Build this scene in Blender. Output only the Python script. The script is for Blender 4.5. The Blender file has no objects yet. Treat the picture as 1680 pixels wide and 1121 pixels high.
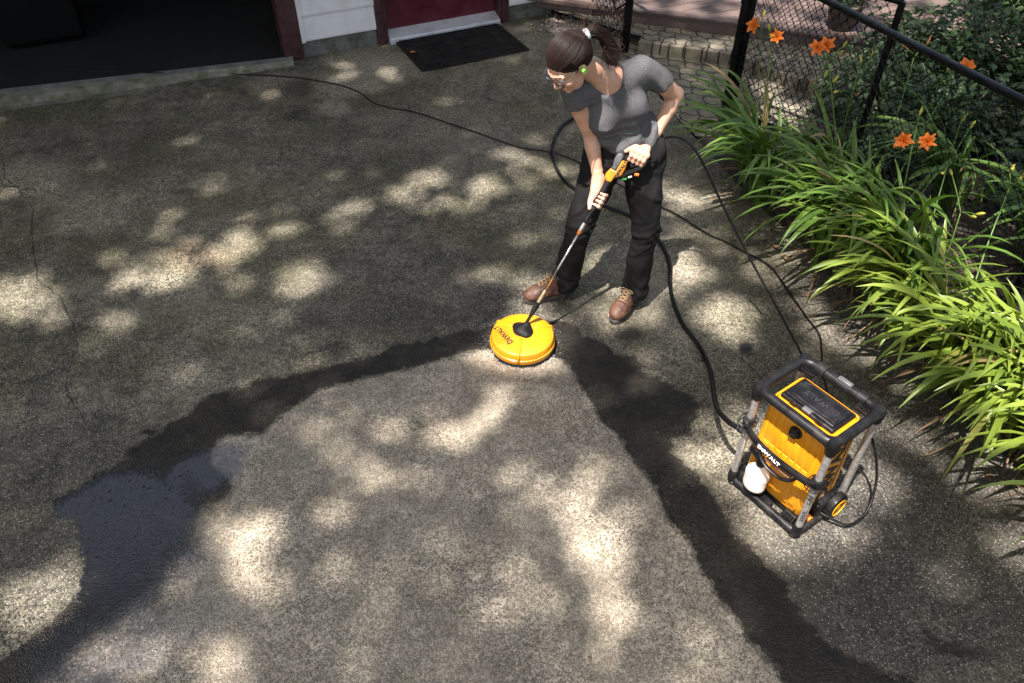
import bpy, math, random
import numpy as np
from mathutils import Vector, Matrix
R = math.radians
C = bpy.context.scene.collection
sc = bpy.context.scene

# ------------------------------------------------------------------ camera
CAM_H, PITCH, FPX = 2.8, R(43), 1300.0
cam = bpy.data.cameras.new('camera'); camo = bpy.data.objects.new('camera', cam); C.objects.link(camo)
camo.location = (0, 0, CAM_H); camo.rotation_euler = (R(90) - PITCH, 0, 0)
cam.sensor_width = 36; cam.lens = FPX / 1680 * 36; cam.clip_end = 2000; cam.clip_start = 0.05
sc.camera = camo
# ------------------------------------------------------------------ light
SUN = Vector((-0.24, -0.30, 0.92)).normalized()          # direction towards the sun
w = bpy.data.worlds.new('World'); sc.world = w; w.use_nodes = True
nt = w.node_tree; bg = nt.nodes['Background']
sky = nt.nodes.new('ShaderNodeTexSky'); sky.sky_type = 'NISHITA'; sky.sun_disc = False
sky.dust_density = 4.0; sky.ozone_density = 0.4; sky.air_density = 0.8; sky.sun_elevation = math.asin(SUN.z); sky.sun_rotation = math.atan2(SUN.x, SUN.y)
wm = nt.nodes.new('ShaderNodeMix'); wm.data_type = 'RGBA'; wm.blend_type = 'MULTIPLY'; wm.inputs[0].default_value = 1; wm.inputs[7].default_value = (1.0, .95, .85, 1)
nt.links.new(sky.outputs[0], wm.inputs[6]); nt.links.new(wm.outputs[2], bg.inputs[0]); bg.inputs[1].default_value = 0.09
sl = bpy.data.lights.new('sun', 'SUN'); so = bpy.data.objects.new('sun', sl); C.objects.link(so)
sl.energy = 5.0; sl.angle = R(0.7); sl.color = (1.0, 0.905, 0.86)
so.rotation_euler = SUN.to_track_quat('Z', 'Y').to_euler(); so.location = (4, -2, 20)
sc.view_settings.view_transform = 'Standard'; sc.view_settings.look = 'None'
sc.view_settings.exposure = 1.7; sc.view_settings.gamma = 1
sc.render.engine = 'CYCLES'; sc.cycles.max_bounces = 6; sc.cycles.transparent_max_bounces = 8
rnd = random.Random(7); rng = np.random.default_rng(7)

# ------------------------------------------------------------------ helpers
def ray(px, py):
    u = (px - 840) / FPX; v = (560.5 - py) / FPX; c, s = math.cos(PITCH), math.sin(PITCH)
    return Vector((u, c + v * s, -s + v * c))
def G(px, py, z=0.0):                                    # photo pixel -> point at height z
    r = ray(px, py); t = (z - CAM_H) / r.z
    return Vector((r.x * t, r.y * t, z))
V = Vector

def obj(name, verts, faces, mat=None, parent=None, smooth=False):
    me = bpy.data.meshes.new(name)
    if isinstance(verts, np.ndarray) and isinstance(faces, np.ndarray):
        nv, nf, k = len(verts), len(faces), faces.shape[1]
        me.vertices.add(nv); me.vertices.foreach_set('co', verts.astype(np.float32).ravel())
        me.loops.add(nf * k); me.loops.foreach_set('vertex_index', faces.astype(np.int32).ravel())
        me.polygons.add(nf); me.polygons.foreach_set('loop_start', np.arange(0, nf * k, k, dtype=np.int32))
        me.update(calc_edges=True); me.validate()
    else:
        me.from_pydata([tuple(v) for v in verts], [], [tuple(f) for f in faces]); me.update()
    if smooth: me.polygons.foreach_set('use_smooth', [True] * len(me.polygons))
    if mat: me.materials.append(mat)
    o = bpy.data.objects.new(name, me); C.objects.link(o)
    if parent: o.parent = parent
    return o

def tag(o, label=None, cat=None, group=None, kind=None):
    if label: o['label'] = label
    if cat: o['category'] = cat
    if group: o['group'] = group
    if kind: o['kind'] = kind
    return o
def thing(name, label, cat, loc=(0, 0, 0), rz=0, group=None):
    o = bpy.data.objects.new(name, None); C.objects.link(o); o.empty_display_size = 0.1
    o.location = loc; o.rotation_euler = (0, 0, rz)
    return tag(o, label, cat, group)

def spline(pts, n=8):
    P = [V(p) for p in pts]; out = []
    if len(P) < 3:
        return P
    Q = [2 * P[0] - P[1]] + P + [2 * P[-1] - P[-2]]
    for i in range(1, len(Q) - 2):
        p0, p1, p2, p3 = Q[i - 1], Q[i], Q[i + 1], Q[i + 2]
        for j in range(n):
            t = j / n
            out.append(0.5 * ((2 * p1) + (p2 - p0) * t + (2 * p0 - 5 * p1 + 4 * p2 - p3) * t * t + (3 * p1 - p0 - 3 * p2 + p3) * t ** 3))
    out.append(P[-1]); return out

class MB:
    def __init__(s): s.v = []; s.f = []
    def add(s, vs, fs):
        b = len(s.v); s.v += [tuple(x) for x in vs]; s.f += [tuple(i + b for i in f) for f in fs]
    def box(s, c, size, rot=None, ax=None, bev=0.0, taper=(1, 1)):
        """box, optionally chamfered along all vertical and horizontal edges"""
        c = V(c); hx, hy, hz = [k / 2 for k in size]
        M = rot if rot is not None else Matrix.Identity(3)
        if bev <= 0:
            vs = [(sx * hx * (taper[0] if sz > 0 else 1), sy * hy * (taper[1] if sz > 0 else 1), sz * hz) for sz in (-1, 1) for sx, sy in ((-1, -1), (1, -1), (1, 1), (-1, 1))]
            fs = [(3, 2, 1, 0), (4, 5, 6, 7), (0, 1, 5, 4), (1, 2, 6, 5), (2, 3, 7, 6), (3, 0, 4, 7)]
        else:
            b = min(bev, hx * .98, hy * .98, hz * .98); vs = []; fs = []; rings = []
            def ring(ix, iy, z, r):
                out = []
                for cx, cy, a0 in ((1, 1, 0), (-1, 1, 90), (-1, -1, 180), (1, -1, 270)):
                    for k in range(4):
                        a = R(a0 + 30 * k)
                        tx = 1 + (taper[0] - 1) * (z + hz) / (2 * hz); ty = 1 + (taper[1] - 1) * (z + hz) / (2 * hz)
                        out.append((cx * (hx * tx - b) + r * math.cos(a), cy * (hy * ty - b) + r * math.sin(a), z))
                return out
            for k in range(4):
                a = R(30 * k); rings.append(ring(0, 0, -hz + b - b * math.cos(a), b * math.sin(a)))
            for k in range(4):
                a = R(30 * k); rings.append(ring(0, 0, hz - b + b * math.sin(a), b * math.cos(a)))
            for r_ in rings: vs += r_
            for i in range(7):
                for k in range(16):
                    fs.append((i * 16 + k, i * 16 + (k + 1) % 16, (i + 1) * 16 + (k + 1) % 16, (i + 1) * 16 + k))
            fs.append(tuple(reversed(range(16)))); fs.append(tuple(range(112, 128)))
        s.add([c + M @ V(v) for v in vs], fs); return s
    def tube(s, pts, r, n=10, caps=True, closed=False, sm=0):
        P = [V(p) for p in pts]
        if sm: P = spline(P, sm)
        L = len(P); rr = r if isinstance(r, (list, tuple)) else [r] * L
        if len(rr) != L: rr = [rr[0] + (rr[-1] - rr[0]) * i / (L - 1) for i in range(L)]
        T = []
        for i in range(L):
            a = P[(i - 1) % L] if (closed or i > 0) else P[i]; b = P[(i + 1) % L] if (closed or i < L - 1) else P[i]
            T.append((b - a).normalized())
        u = T[0].orthogonal().normalized(); vs = []
        for i in range(L):
            u = (u - T[i] * u.dot(T[i]))
            u = u.normalized() if u.length > 1e-6 else T[i].orthogonal().normalized()
            w_ = T[i].cross(u)
            for k in range(n):
                a = 2 * math.pi * k / n; vs.append(P[i] + (u * math.cos(a) + w_ * math.sin(a)) * rr[i])
        fs = []
        for i in range(L if closed else L - 1):
            j = (i + 1) % L
            for k in range(n): fs.append((i * n + k, i * n + (k + 1) % n, j * n + (k + 1) % n, j * n + k))
        if caps and not closed: fs.append(tuple(reversed(range(n)))); fs.append(tuple(range((L - 1) * n, L * n)))
        s.add(vs, fs); return s
    def lathe(s, prof, c=(0, 0, 0), n=48, rot=None, wob=None):
        M = rot if rot is not None else Matrix.Identity(3); c = V(c); vs = []; fs = []; L = len(prof)
        for r_, z in prof:
            for k in range(n):
                a = 2 * math.pi * k / n; vs.append(c + M @ V((r_ * math.cos(a), r_ * math.sin(a), z)))
        for i in range(L - 1):
            for k in range(n): fs.append((i * n + k, i * n + (k + 1) % n, (i + 1) * n + (k + 1) % n, (i + 1) * n + k))
        if prof[0][0] > 1e-5: fs.append(tuple(reversed(range(n))))
        if prof[-1][0] > 1e-5: fs.append(tuple(range((L - 1) * n, L * n)))
        s.add(vs, fs); return s
    def prism(s, poly, z0, z1, M=None, c=(0, 0, 0)):
        n = len(poly); M = M or Matrix.Identity(3); c = V(c)
        vs = [c + M @ V((x, y, z0)) for x, y in poly] + [c + M @ V((x, y, z1)) for x, y in poly]
        fs = [tuple(reversed(range(n))), tuple(range(n, 2 * n))] + [(i, (i + 1) % n, n + (i + 1) % n, n + i) for i in range(n)]
        s.add(vs, fs); return s
    def build(s, name, mat, parent=None, smooth=False, bevel=0, auto=None):
        o = obj(name, s.v, s.f, mat, parent, smooth)
        if auto:
            import bmesh
            bm = bmesh.new(); bm.from_mesh(o.data)
            for e in bm.edges:
                if len(e.link_faces) == 2 and e.calc_face_angle(0) > R(auto): e.smooth = False
            for f in bm.faces: f.smooth = True
            bm.to_mesh(o.data); bm.free()
        if bevel:
            m = o.modifiers.new('bevel', 'BEVEL'); m.width = bevel; m.segments = 2; m.limit_method = 'ANGLE'; m.angle_limit = R(40)
        return o

def text(name, body, size, mat, parent, M, depth=0.0008, bold=0.0, xs=1.0):
    cu = bpy.data.curves.new(name, 'FONT'); cu.body = body; cu.size = size; cu.extrude = depth; cu.offset = bold
    cu.align_x = 'CENTER'; cu.align_y = 'CENTER'; cu.space_character = 1.0 + bold * 3 / size; cu.small_caps_scale = .78
    if body == 'DeWALT': cu.body_format[1].use_small_caps = True
    t = bpy.data.objects.new(name, cu); C.objects.link(t)
    dg = bpy.context.evaluated_depsgraph_get(); me = bpy.data.meshes.new_from_object(t.evaluated_get(dg))
    C.objects.unlink(t); bpy.data.objects.remove(t)
    me.transform(M @ Matrix.Diagonal((xs, 1, 1, 1))); me.materials.clear(); me.materials.append(mat)
    o = bpy.data.objects.new(name, me); C.objects.link(o); o.parent = parent; return o
def frame4(o, x, y):                                      # matrix with local x, y axes at o
    x = V(x).normalized(); z = x.cross(V(y)).normalized(); y = z.cross(x)
    return Matrix(((x.x, y.x, z.x, o[0]), (x.y, y.y, z.y, o[1]), (x.z, y.z, z.z, o[2]), (0, 0, 0, 1)))
def rot_to(d, up=(0, 0, 1)):                              # 3x3 whose z axis is d
    d = V(d).normalized(); x = V(up).cross(d)
    if x.length < 1e-4: x = V((1, 0, 0))
    x.normalize(); y = d.cross(x)
    return Matrix(((x.x, y.x, d.x), (x.y, y.y, d.y), (x.z, y.z, d.z)))

# ---- signed distance modelling: smooth unions meshed by surface nets
class SDF:
    def __init__(s, lo, hi, h):
        s.lo = np.array(lo, float); s.h = h; s.n = np.ceil((np.array(hi) - s.lo) / h).astype(int) + 1
        s.F = np.full(s.n, 1.0, np.float32)
    def sub(s, lo, hi):
        a = np.maximum(((np.array(lo) - s.lo) / s.h).astype(int), 0); b = np.minimum(((np.array(hi) - s.lo) / s.h).astype(int) + 2, s.n)
        if np.any(b <= a): return None
        X = [s.lo[i] + s.h * np.arange(a[i], b[i]) for i in range(3)]
        return tuple(slice(a[i], b[i]) for i in range(3)), np.meshgrid(*X, indexing='ij', sparse=True)
    def comb(s, sl, d, k, op):
        f = s.F[sl]
        if op == 'add':
            if k > 0:
                hh = np.maximum(k - np.abs(f - d), 0) / k; f2 = np.minimum(f, d) - hh * hh * k * .25
            else: f2 = np.minimum(f, d)
        elif op == 'cut':
            if k > 0:
                hh = np.maximum(k - np.abs(f + d), 0) / k; f2 = np.maximum(f, -d) + hh * hh * k * .25
            else: f2 = np.maximum(f, -d)
        else: f2 = np.maximum(f, d)
        s.F[sl] = f2
    def cap(s, a, b, ra, rb=None, k=.02, op='add', sq=None):
        rb = ra if rb is None else rb; a = np.array(a, float); b = np.array(b, float); m = max(ra, rb) + k + 4 * s.h
        r_ = s.sub(np.minimum(a, b) - m, np.maximum(a, b) + m)
        if r_ is None: return s
        sl, (x, y, z) = r_; ab = b - a; L = max((ab ** 2).sum(), 1e-9)
        t = np.clip(((x - a[0]) * ab[0] + (y - a[1]) * ab[1] + (z - a[2]) * ab[2]) / L, 0, 1)
        dx, dy, dz = x - a[0] - t * ab[0], y - a[1] - t * ab[1], z - a[2] - t * ab[2]
        q = dx * dx + dy * dy + dz * dz
        if sq is not None:                                # flattened across unit direction sq[0] by factor sq[1]
            n_, f_ = np.array(sq[0], float), sq[1]; n_ /= np.linalg.norm(n_); e = dx * n_[0] + dy * n_[1] + dz * n_[2]; q = q + e * e * (1 / f_ ** 2 - 1)
        s.comb(sl, np.sqrt(q) - (ra + (rb - ra) * t), k, op); return s
    def chain(s, pts, rs, k=.02, op='add', kin=.006):
        P = np.array([list(p) for p in pts], float); m = max(rs) + k + 4 * s.h; r_ = s.sub(P.min(0) - m, P.max(0) + m)
        if r_ is None: return s
        sl, (x, y, z) = r_; D = None
        for i in range(len(P) - 1):
            ab = P[i + 1] - P[i]; L = max((ab ** 2).sum(), 1e-9); t = np.clip(((x - P[i][0]) * ab[0] + (y - P[i][1]) * ab[1] + (z - P[i][2]) * ab[2]) / L, 0, 1)
            d = np.sqrt((x - P[i][0] - t * ab[0]) ** 2 + (y - P[i][1] - t * ab[1]) ** 2 + (z - P[i][2] - t * ab[2]) ** 2) - (rs[i] + (rs[i + 1] - rs[i]) * t)
            if D is None: D = d
            else: hh = np.maximum(kin - np.abs(D - d), 0) / kin; D = np.minimum(D, d) - hh * hh * kin * .25
        s.comb(sl, D, k, op); return s
    def ell(s, c, rad, M=None, k=.02, op='add'):
        c = np.array(c, float); rad = np.array(rad, float); m = rad.max() + k + 4 * s.h; r_ = s.sub(c - m, c + m)
        if r_ is None: return s
        sl, (x, y, z) = r_; x, y, z = x - c[0], y - c[1], z - c[2]
        if M is not None:
            A = np.array(M); x, y, z = A[0, 0] * x + A[1, 0] * y + A[2, 0] * z, A[0, 1] * x + A[1, 1] * y + A[2, 1] * z, A[0, 2] * x + A[1, 2] * y + A[2, 2] * z
        k0 = np.sqrt((x / rad[0]) ** 2 + (y / rad[1]) ** 2 + (z / rad[2]) ** 2)
        k1 = np.sqrt((x / rad[0] ** 2) ** 2 + (y / rad[1] ** 2) ** 2 + (z / rad[2] ** 2) ** 2) + 1e-9
        s.comb(sl, k0 * (k0 - 1) / k1, k, op); return s
    def plane(s, p, n, keep_r=None):                      # keep the side away from n (within a ball if keep_r)
        p = np.array(p, float); n = np.array(n, float); n /= np.linalg.norm(n)
        r_ = s.sub(p - keep_r, p + keep_r) if keep_r else s.sub(s.lo, s.lo + s.h * s.n)
        sl, (x, y, z) = r_; d = (x - p[0]) * n[0] + (y - p[1]) * n[1] + (z - p[2]) * n[2]
        if keep_r:
            q = np.sqrt((x - p[0]) ** 2 + (y - p[1]) ** 2 + (z - p[2]) ** 2) - keep_r; d = np.minimum(d, -q)
        s.F[sl] = np.maximum(s.F[sl], d); return s
    def warp(s, fn):                                      # add a displacement near the surface
        _, (x, y, z) = s.sub(s.lo, s.lo + s.h * s.n); m = np.abs(s.F) < .05
        X, Y, Z = np.broadcast_arrays(x, y, z); s.F[m] += fn(X[m], Y[m], Z[m]).astype(np.float32); return s
    def mesh(s, name, mat, parent=None, smooth_it=2):
        F = s.F; F[0] = F[-1] = 1; F[:, 0] = F[:, -1] = 1; F[:, :, 0] = F[:, :, -1] = 1
        ins = F < 0; n = s.n; c = np.zeros(n - 1, np.int8)
        for i in (0, 1):
            for j in (0, 1):
                for k in (0, 1): c += ins[i:n[0] - 1 + i, j:n[1] - 1 + j, k:n[2] - 1 + k]
        act = (c > 0) & (c < 8); idx = np.full(n - 1, -1, np.int64); cells = np.argwhere(act); idx[act] = np.arange(len(cells))
        acc = np.zeros((len(cells), 3)); cnt = np.zeros(len(cells)); co = [(i, j, k) for i in (0, 1) for j in (0, 1) for k in (0, 1)]
        for p in co:
            for ax in range(3):
                if p[ax]: continue
                q = list(p); q[ax] = 1; A = cells + p; B = cells + q
                fa, fb = F[A[:, 0], A[:, 1], A[:, 2]], F[B[:, 0], B[:, 1], B[:, 2]]; m = (fa < 0) != (fb < 0)
                t = np.where(m, fa / np.where(m, fa - fb, 1), 0); P = np.tile(np.array(p, float), (len(cells), 1)); P[:, ax] += t
                acc[m] += P[m]; cnt[m] += 1
        verts = s.lo + s.h * (cells + acc / cnt[:, None]); quads = []
        for ax in range(3):
            u, v_ = (ax + 1) % 3, (ax + 2) % 3
            sa = [slice(1, -1)] * 3; sa[ax] = slice(0, -1); sb = list(sa); sb[ax] = slice(1, None)
            A = ins[tuple(sa)]; B = ins[tuple(sb)]; e = np.argwhere(A != B)
            off = np.ones(3, int); off[ax] = 0; e = e + off
            def id_(du, dv):
                q = e.copy(); q[:, u] -= du; q[:, v_] -= dv; return idx[q[:, 0], q[:, 1], q[:, 2]]
            Q = np.stack([id_(1, 1), id_(0, 1), id_(0, 0), id_(1, 0)], 1); fl = ins[e[:, 0], e[:, 1], e[:, 2]]
            Q[~fl] = Q[~fl][:, ::-1]; quads.append(Q)
        Q = np.concatenate(quads)
        for _ in range(smooth_it):                        # light Laplacian smoothing of the net
            S = np.zeros_like(verts); N_ = np.zeros(len(verts))
            for a in range(4):
                b = (a + 1) % 4
                for d in range(3): S[:, d] += np.bincount(Q[:, a], verts[Q[:, b], d], len(verts)) + np.bincount(Q[:, b], verts[Q[:, a], d], len(verts))
                N_ += np.bincount(Q[:, a], minlength=len(verts)) + np.bincount(Q[:, b], minlength=len(verts))
            verts = verts * .5 + .5 * S / np.maximum(N_, 1)[:, None]
        return obj(name, verts, Q, mat, parent, True)

# ------------------------------------------------------------------ materials
class NG:
    def __init__(s, name, rough=.6, metal=0, spec=.5):
        s.m = bpy.data.materials.new(name); s.m.use_nodes = True; s.t = s.m.node_tree; s.b = s.t.nodes['Principled BSDF']
        s.b.inputs['Roughness'].default_value = rough; s.b.inputs['Metallic'].default_value = metal; s.b.inputs['Specular IOR Level'].default_value = spec
        s.co = s.t.nodes.new('ShaderNodeTexCoord').outputs['Object']
    def L(s, a, b):
        if isinstance(a, (int, float, tuple)): b.default_value = a if not (isinstance(a, tuple) and len(a) == 3 and b.type == 'RGBA') else (*a, 1)
        else: s.t.links.new(a, b)
    def noise(s, scale, det=4, rough=.55, dist=0, vec=None, out='Fac'):
        n = s.t.nodes.new('ShaderNodeTexNoise'); n.inputs['Scale'].default_value = scale; n.inputs['Detail'].default_value = det
        n.inputs['Roughness'].default_value = rough; n.inputs['Distortion'].default_value = dist; s.L(vec or s.co, n.inputs['Vector']); return n.outputs[out]
    def voro(s, scale, out='Distance', feat='F1', vec=None, rnd_=1):
        n = s.t.nodes.new('ShaderNodeTexVoronoi'); n.feature = feat; n.inputs['Scale'].default_value = scale; n.inputs['Randomness'].default_value = rnd_
        s.L(vec or s.co, n.inputs['Vector']); return n.outputs[out]
    def wave(s, scale, dist=0, vec=None, axis='X'):
        n = s.t.nodes.new('ShaderNodeTexWave'); n.bands_direction = axis; n.inputs['Scale'].default_value = scale; n.inputs['Distortion'].default_value = dist
        s.L(vec or s.co, n.inputs['Vector']); return n.outputs['Fac']
    def math(s, op, a, b=0, c=0, clamp=False):
        n = s.t.nodes.new('ShaderNodeMath'); n.operation = op; n.use_clamp = clamp
        s.L(a, n.inputs[0]); s.L(b, n.inputs[1]); s.L(c, n.inputs[2]); return n.outputs[0]
    def vm(s, op, a, b=(0, 0, 0)):
        n = s.t.nodes.new('ShaderNodeVectorMath'); n.operation = op; s.L(a, n.inputs[0]); s.L(b, n.inputs[1]); return n.outputs[0]
    def ss(s, x, lo, hi, a=0.0, b=1.0):
        n = s.t.nodes.new('ShaderNodeMapRange'); n.interpolation_type = 'SMOOTHSTEP'; s.L(x, n.inputs[0])
        for i, q in enumerate((lo, hi, a, b)): s.L(q, n.inputs[i + 1])
        return n.outputs[0]
    def mix(s, f, a, b, mode='MIX'):
        n = s.t.nodes.new('ShaderNodeMix'); n.data_type = 'RGBA'; n.blend_type = mode
        s.L(f, n.inputs[0]); s.L(a, n.inputs[6]); s.L(b, n.inputs[7]); return n.outputs[2]
    def attr(s, name, out='Fac'):
        n = s.t.nodes.new('ShaderNodeAttribute'); n.attribute_name = name; return n.outputs[out]
    def sep(s, v):
        n = s.t.nodes.new('ShaderNodeSeparateXYZ'); s.L(v, n.inputs[0]); return n.outputs
    def comb(s, x, y, z=0.0):
        n = s.t.nodes.new('ShaderNodeCombineXYZ'); s.L(x, n.inputs[0]); s.L(y, n.inputs[1]); s.L(z, n.inputs[2]); return n.outputs[0]
    def bump(s, h, strength=.3, dist=.01, nrm=None):
        n = s.t.nodes.new('ShaderNodeBump'); n.inputs['Distance'].default_value = dist; s.L(strength, n.inputs['Strength']); s.L(h, n.inputs['Height'])
        if nrm: s.L(nrm, n.inputs['Normal'])
        return n.outputs[0]
    def col(s, c): s.L(c, s.b.inputs['Base Color']); return s
    def ro(s, c): s.L(c, s.b.inputs['Roughness']); return s
    def nm(s, c): s.L(c, s.b.inputs['Normal']); return s

def simple(name, c, rough=.5, metal=0, var=.25, nscale=30, bumpd=0, bs=200, rvar=.12, dirt=None, spec=.5):
    g = NG(name, rough, metal, spec); n = g.noise(nscale, 5)
    c2 = tuple(k * (1 - var) for k in c); c1 = tuple(min(1, k * (1 + var)) for k in c)
    col = g.mix(g.ss(n, .3, .7), c2, c1)
    if dirt: col = g.mix(g.math('MULTIPLY', g.ss(g.noise(nscale * .4, 7, .7), .52, .75), .7), col, dirt)
    g.col(col).ro(g.ss(n, .3, .7, max(.02, rough - rvar), min(1, rough + rvar)))
    if bumpd: g.nm(g.bump(g.noise(bs, 3), .5, bumpd))
    return g.m
M = {}
M['black_plastic'] = simple('black_plastic', (.006, .006, .0065), .42, var=.4, nscale=22, bumpd=.0006, bs=500, dirt=(.045, .043, .038), spec=.3)
M['black_rubber'] = simple('black_rubber', (.005, .005, .005), .4, var=.3, dirt=(.02, .019, .017), spec=.3)
M['grey_plastic'] = simple('grey_plastic', (.085, .085, .09), .45, var=.2)
M['dark_grip'] = simple('dark_grip', (.005, .005, .005), .6, spec=.25)
M['yellow'] = simple('yellow_plastic', (.62, .245, .006), .36, var=.08, nscale=9, bumpd=.0004, bs=400, dirt=(.36, .17, .02))
M['yellow_hub'] = simple('yellow_hub', (.68, .30, .01), .4, var=.08)
M['orange'] = simple('orange_plastic', (.8, .2, .02), .4, var=.05)
M['green'] = simple('green_plastic', (.03, .4, .06), .4, var=.05)
M['white_plastic'] = simple('white_plastic', (.78, .76, .72), .4, var=.04)
M['alu'] = simple('aluminium', (.56, .54, .51), .34, .75, var=.1, nscale=60, bumpd=.0003, bs=300)
M['steel'] = simple('steel', (.66, .62, .58), .25, 1.0, var=.1)
M['brass'] = simple('brass', (.75, .55, .30), .3, 1.0, var=.1)
M['print_black'] = simple('print_black', (.012, .012, .012), .5, var=.1)
M['print_grey'] = simple('print_grey', (.03, .03, .032), .5, var=.1)
M['print_white'] = simple('print_white', (.80, .80, .78), .5, var=.03)
M['lid_emboss'] = simple('lid_emboss', (.018, .018, .02), .35, var=.1)
M['fence_black'] = simple('fence_black', (.004, .004, .005), .28, var=.3, nscale=18, dirt=(.008, .008, .008), spec=.22)
M['brown_trim'] = simple('brown_trim', (.050, .018, .018), .5, var=.25, nscale=14, dirt=(.09, .05, .035))
M['door_red'] = simple('door_red', (.085, .012, .020), .42, var=.15, nscale=6)
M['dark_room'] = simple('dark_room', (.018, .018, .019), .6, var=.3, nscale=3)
M['bin'] = simple('bin_black', (.002, .002, .002), .6, spec=.15)
M['glass_lens'] = simple('spectacle_lens', (.05, .05, .05), .05)
M['metal_sill'] = simple('metal_sill', (.55, .56, .58), .45, .3, var=.1, nscale=10, dirt=(.2, .18, .14))
M['hair_tie'] = simple('hair_tie', (.26, .28, .30), .7, var=.1, nscale=200)
M['green_foam'] = simple('green_foam', (.18, .75, .08), .5, var=.05)
M['denim'] = None

def make_ground_mat():
    g = NG('driveway_concrete', .75); P = g.co
    big = g.noise(.75, 6, .6); mid = g.noise(4.5, 6, .65, .4); fine = g.noise(34, 5, .65)
    chips = g.voro(150, 'Color'); chipd = g.voro(150, 'Distance'); grit = g.math('ADD', g.math('MULTIPLY', g.noise(150, 2, .6), .45), g.math('MULTIPLY', g.sep(chips)[2], .55))
    cs = g.sep(chips)[0]; cs2 = g.sep(chips)[1]
    wob = g.math('ADD', g.math('MULTIPLY', g.math('SUBTRACT', g.noise(7, 4), .5), .055), g.math('MULTIPLY', g.math('SUBTRACT', g.noise(60, 3), .5), .03)); wob = g.math('ADD', wob, g.math('MULTIPLY', g.math('SUBTRACT', g.noise(17, 6, .75), .5), .15)); soft = g.attr('softz')
    clean = g.ss(g.math('ADD', g.attr('clean'), wob), g.math('SUBTRACT', -.008, g.math('MULTIPLY', soft, .12)), g.math('ADD', .012, g.math('MULTIPLY', soft, .10)))
    wet = g.ss(g.math('ADD', g.attr('wet'), wob), g.math('SUBTRACT', -.006, g.math('MULTIPLY', soft, .10)), g.math('ADD', .012, g.math('MULTIPLY', soft, .16)))
    pud = g.math('MULTIPLY', g.ss(g.math('ADD', g.attr('wetraw'), wob), -.004, .01), g.ss(g.math('ADD', g.attr('pud'), g.math('MULTIPLY', g.math('SUBTRACT', g.noise(6, 6, .7), .5), .9)), .18, .78))
    dots = g.math('MULTIPLY', g.ss(g.voro(42, 'Distance'), .34, .20), g.ss(g.sep(g.voro(42, 'Color'))[0], .80, .84)); pud = g.math('MULTIPLY', pud, g.math('SUBTRACT', 1.0, g.math('MULTIPLY', dots, .8)))
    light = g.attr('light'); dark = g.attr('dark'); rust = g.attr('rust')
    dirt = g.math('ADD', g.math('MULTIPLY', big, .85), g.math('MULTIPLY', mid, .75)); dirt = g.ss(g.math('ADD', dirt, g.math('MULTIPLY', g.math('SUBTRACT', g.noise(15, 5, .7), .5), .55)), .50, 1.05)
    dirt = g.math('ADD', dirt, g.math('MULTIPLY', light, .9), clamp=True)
    dcol = g.mix(dirt, (.030, .030, .021), (.215, .198, .142))
    dcol = g.mix(g.ss(g.noise(1.7, 6, .6), .42, .62), dcol, g.mix(.55, dcol, (.085, .082, .042)))       # algae
    dcol = g.mix(g.math('MULTIPLY', g.attr('grime'), .70), dcol, (.042, .040, .037))
    ccol = g.mix(g.ss(g.math('ADD', g.math('MULTIPLY', big, .5), g.math('ADD', g.math('MULTIPLY', mid, .6), g.math('MULTIPLY', g.math('SUBTRACT', g.noise(15, 5, .7), .5), .5))),   .36, .74), (.225, .198, .146), (.395, .352, .268))
    col = g.mix(clean, dcol, ccol)
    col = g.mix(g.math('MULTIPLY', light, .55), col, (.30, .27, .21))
    col = g.mix(g.math('MULTIPLY', rust, g.ss(mid, .3, .6)), col, g.mix(.45, col, (.26, .13, .055)))
    kv = g.math('MULTIPLY', g.ss(g.noise(2.3, 5, .65), .32, .68, .55, 1.08), g.math('SUBTRACT', 1.0, g.math('MULTIPLY', clean, .30))); k = g.math('MULTIPLY', g.ss(grit, .20, .80, .34, 1.72), g.ss(fine, .3, .7, .68, 1.32)); k = g.math('ADD', 1.0, g.math('MULTIPLY', g.math('SUBTRACT', k, 1.0), kv)); col = g.mix(1.0, col, g.comb(k, k, k), 'MULTIPLY')
    pale = g.math('MULTIPLY', g.math('MULTIPLY', g.ss(cs, .87, .90), g.ss(chipd, .55, .35)), g.math('ADD', .50, g.math('MULTIPLY', clean, .15)))
    col = g.mix(pale, col, (.60, .56, .48))
    pit = g.math('MULTIPLY', g.ss(cs2, .80, .86), g.ss(chipd, .55, .3)); col = g.mix(g.math('MULTIPLY', pit, .6), col, (.022, .02, .017))
    # cracks
    cv = g.vm('ADD', P, g.vm('SCALE', g.noise(2.2, 5, .6, out='Color'))); 
    cr = g.t.nodes.new('ShaderNodeTexVoronoi'); cr.feature = 'DISTANCE_TO_EDGE'; cr.inputs['Scale'].default_value = .36
    wv = g.vm('ADD', P, g.vm('MULTIPLY', g.noise(3.0, 6, .7, out='Color'), (.35, .35, 0.0))); g.L(wv, cr.inputs['Vector'])
    crack = g.math('MULTIPLY', g.ss(cr.outputs[0], .0022, .0008), g.math('MULTIPLY', g.ss(g.noise(1.1, 2), .46, .56), g.attr('crackzone')))
    cj = g.math('ADD', g.attr('crackline'), g.math('MULTIPLY', g.math('SUBTRACT', g.noise(16, 5, .7), .5), .05)); c2_ = g.math('MULTIPLY', g.ss(g.math('ABSOLUTE', cj), .0045, .0012), g.ss(g.noise(6, 3), .38, .5)); crack = g.math('MAXIMUM', crack, c2_)
    col = g.mix(g.math('MULTIPLY', crack, .55), col, (.008, .008, .007))
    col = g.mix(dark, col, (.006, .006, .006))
    wcol = g.mix(1.0, col, g.mix(clean, (.17, .158, .145), (.42, .42, .42)), 'MULTIPLY')
    wet = g.math('MULTIPLY', wet, g.ss(g.noise(5, 5), .2, .5, .75, 1.0)); col = g.mix(wet, col, wcol)
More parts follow.
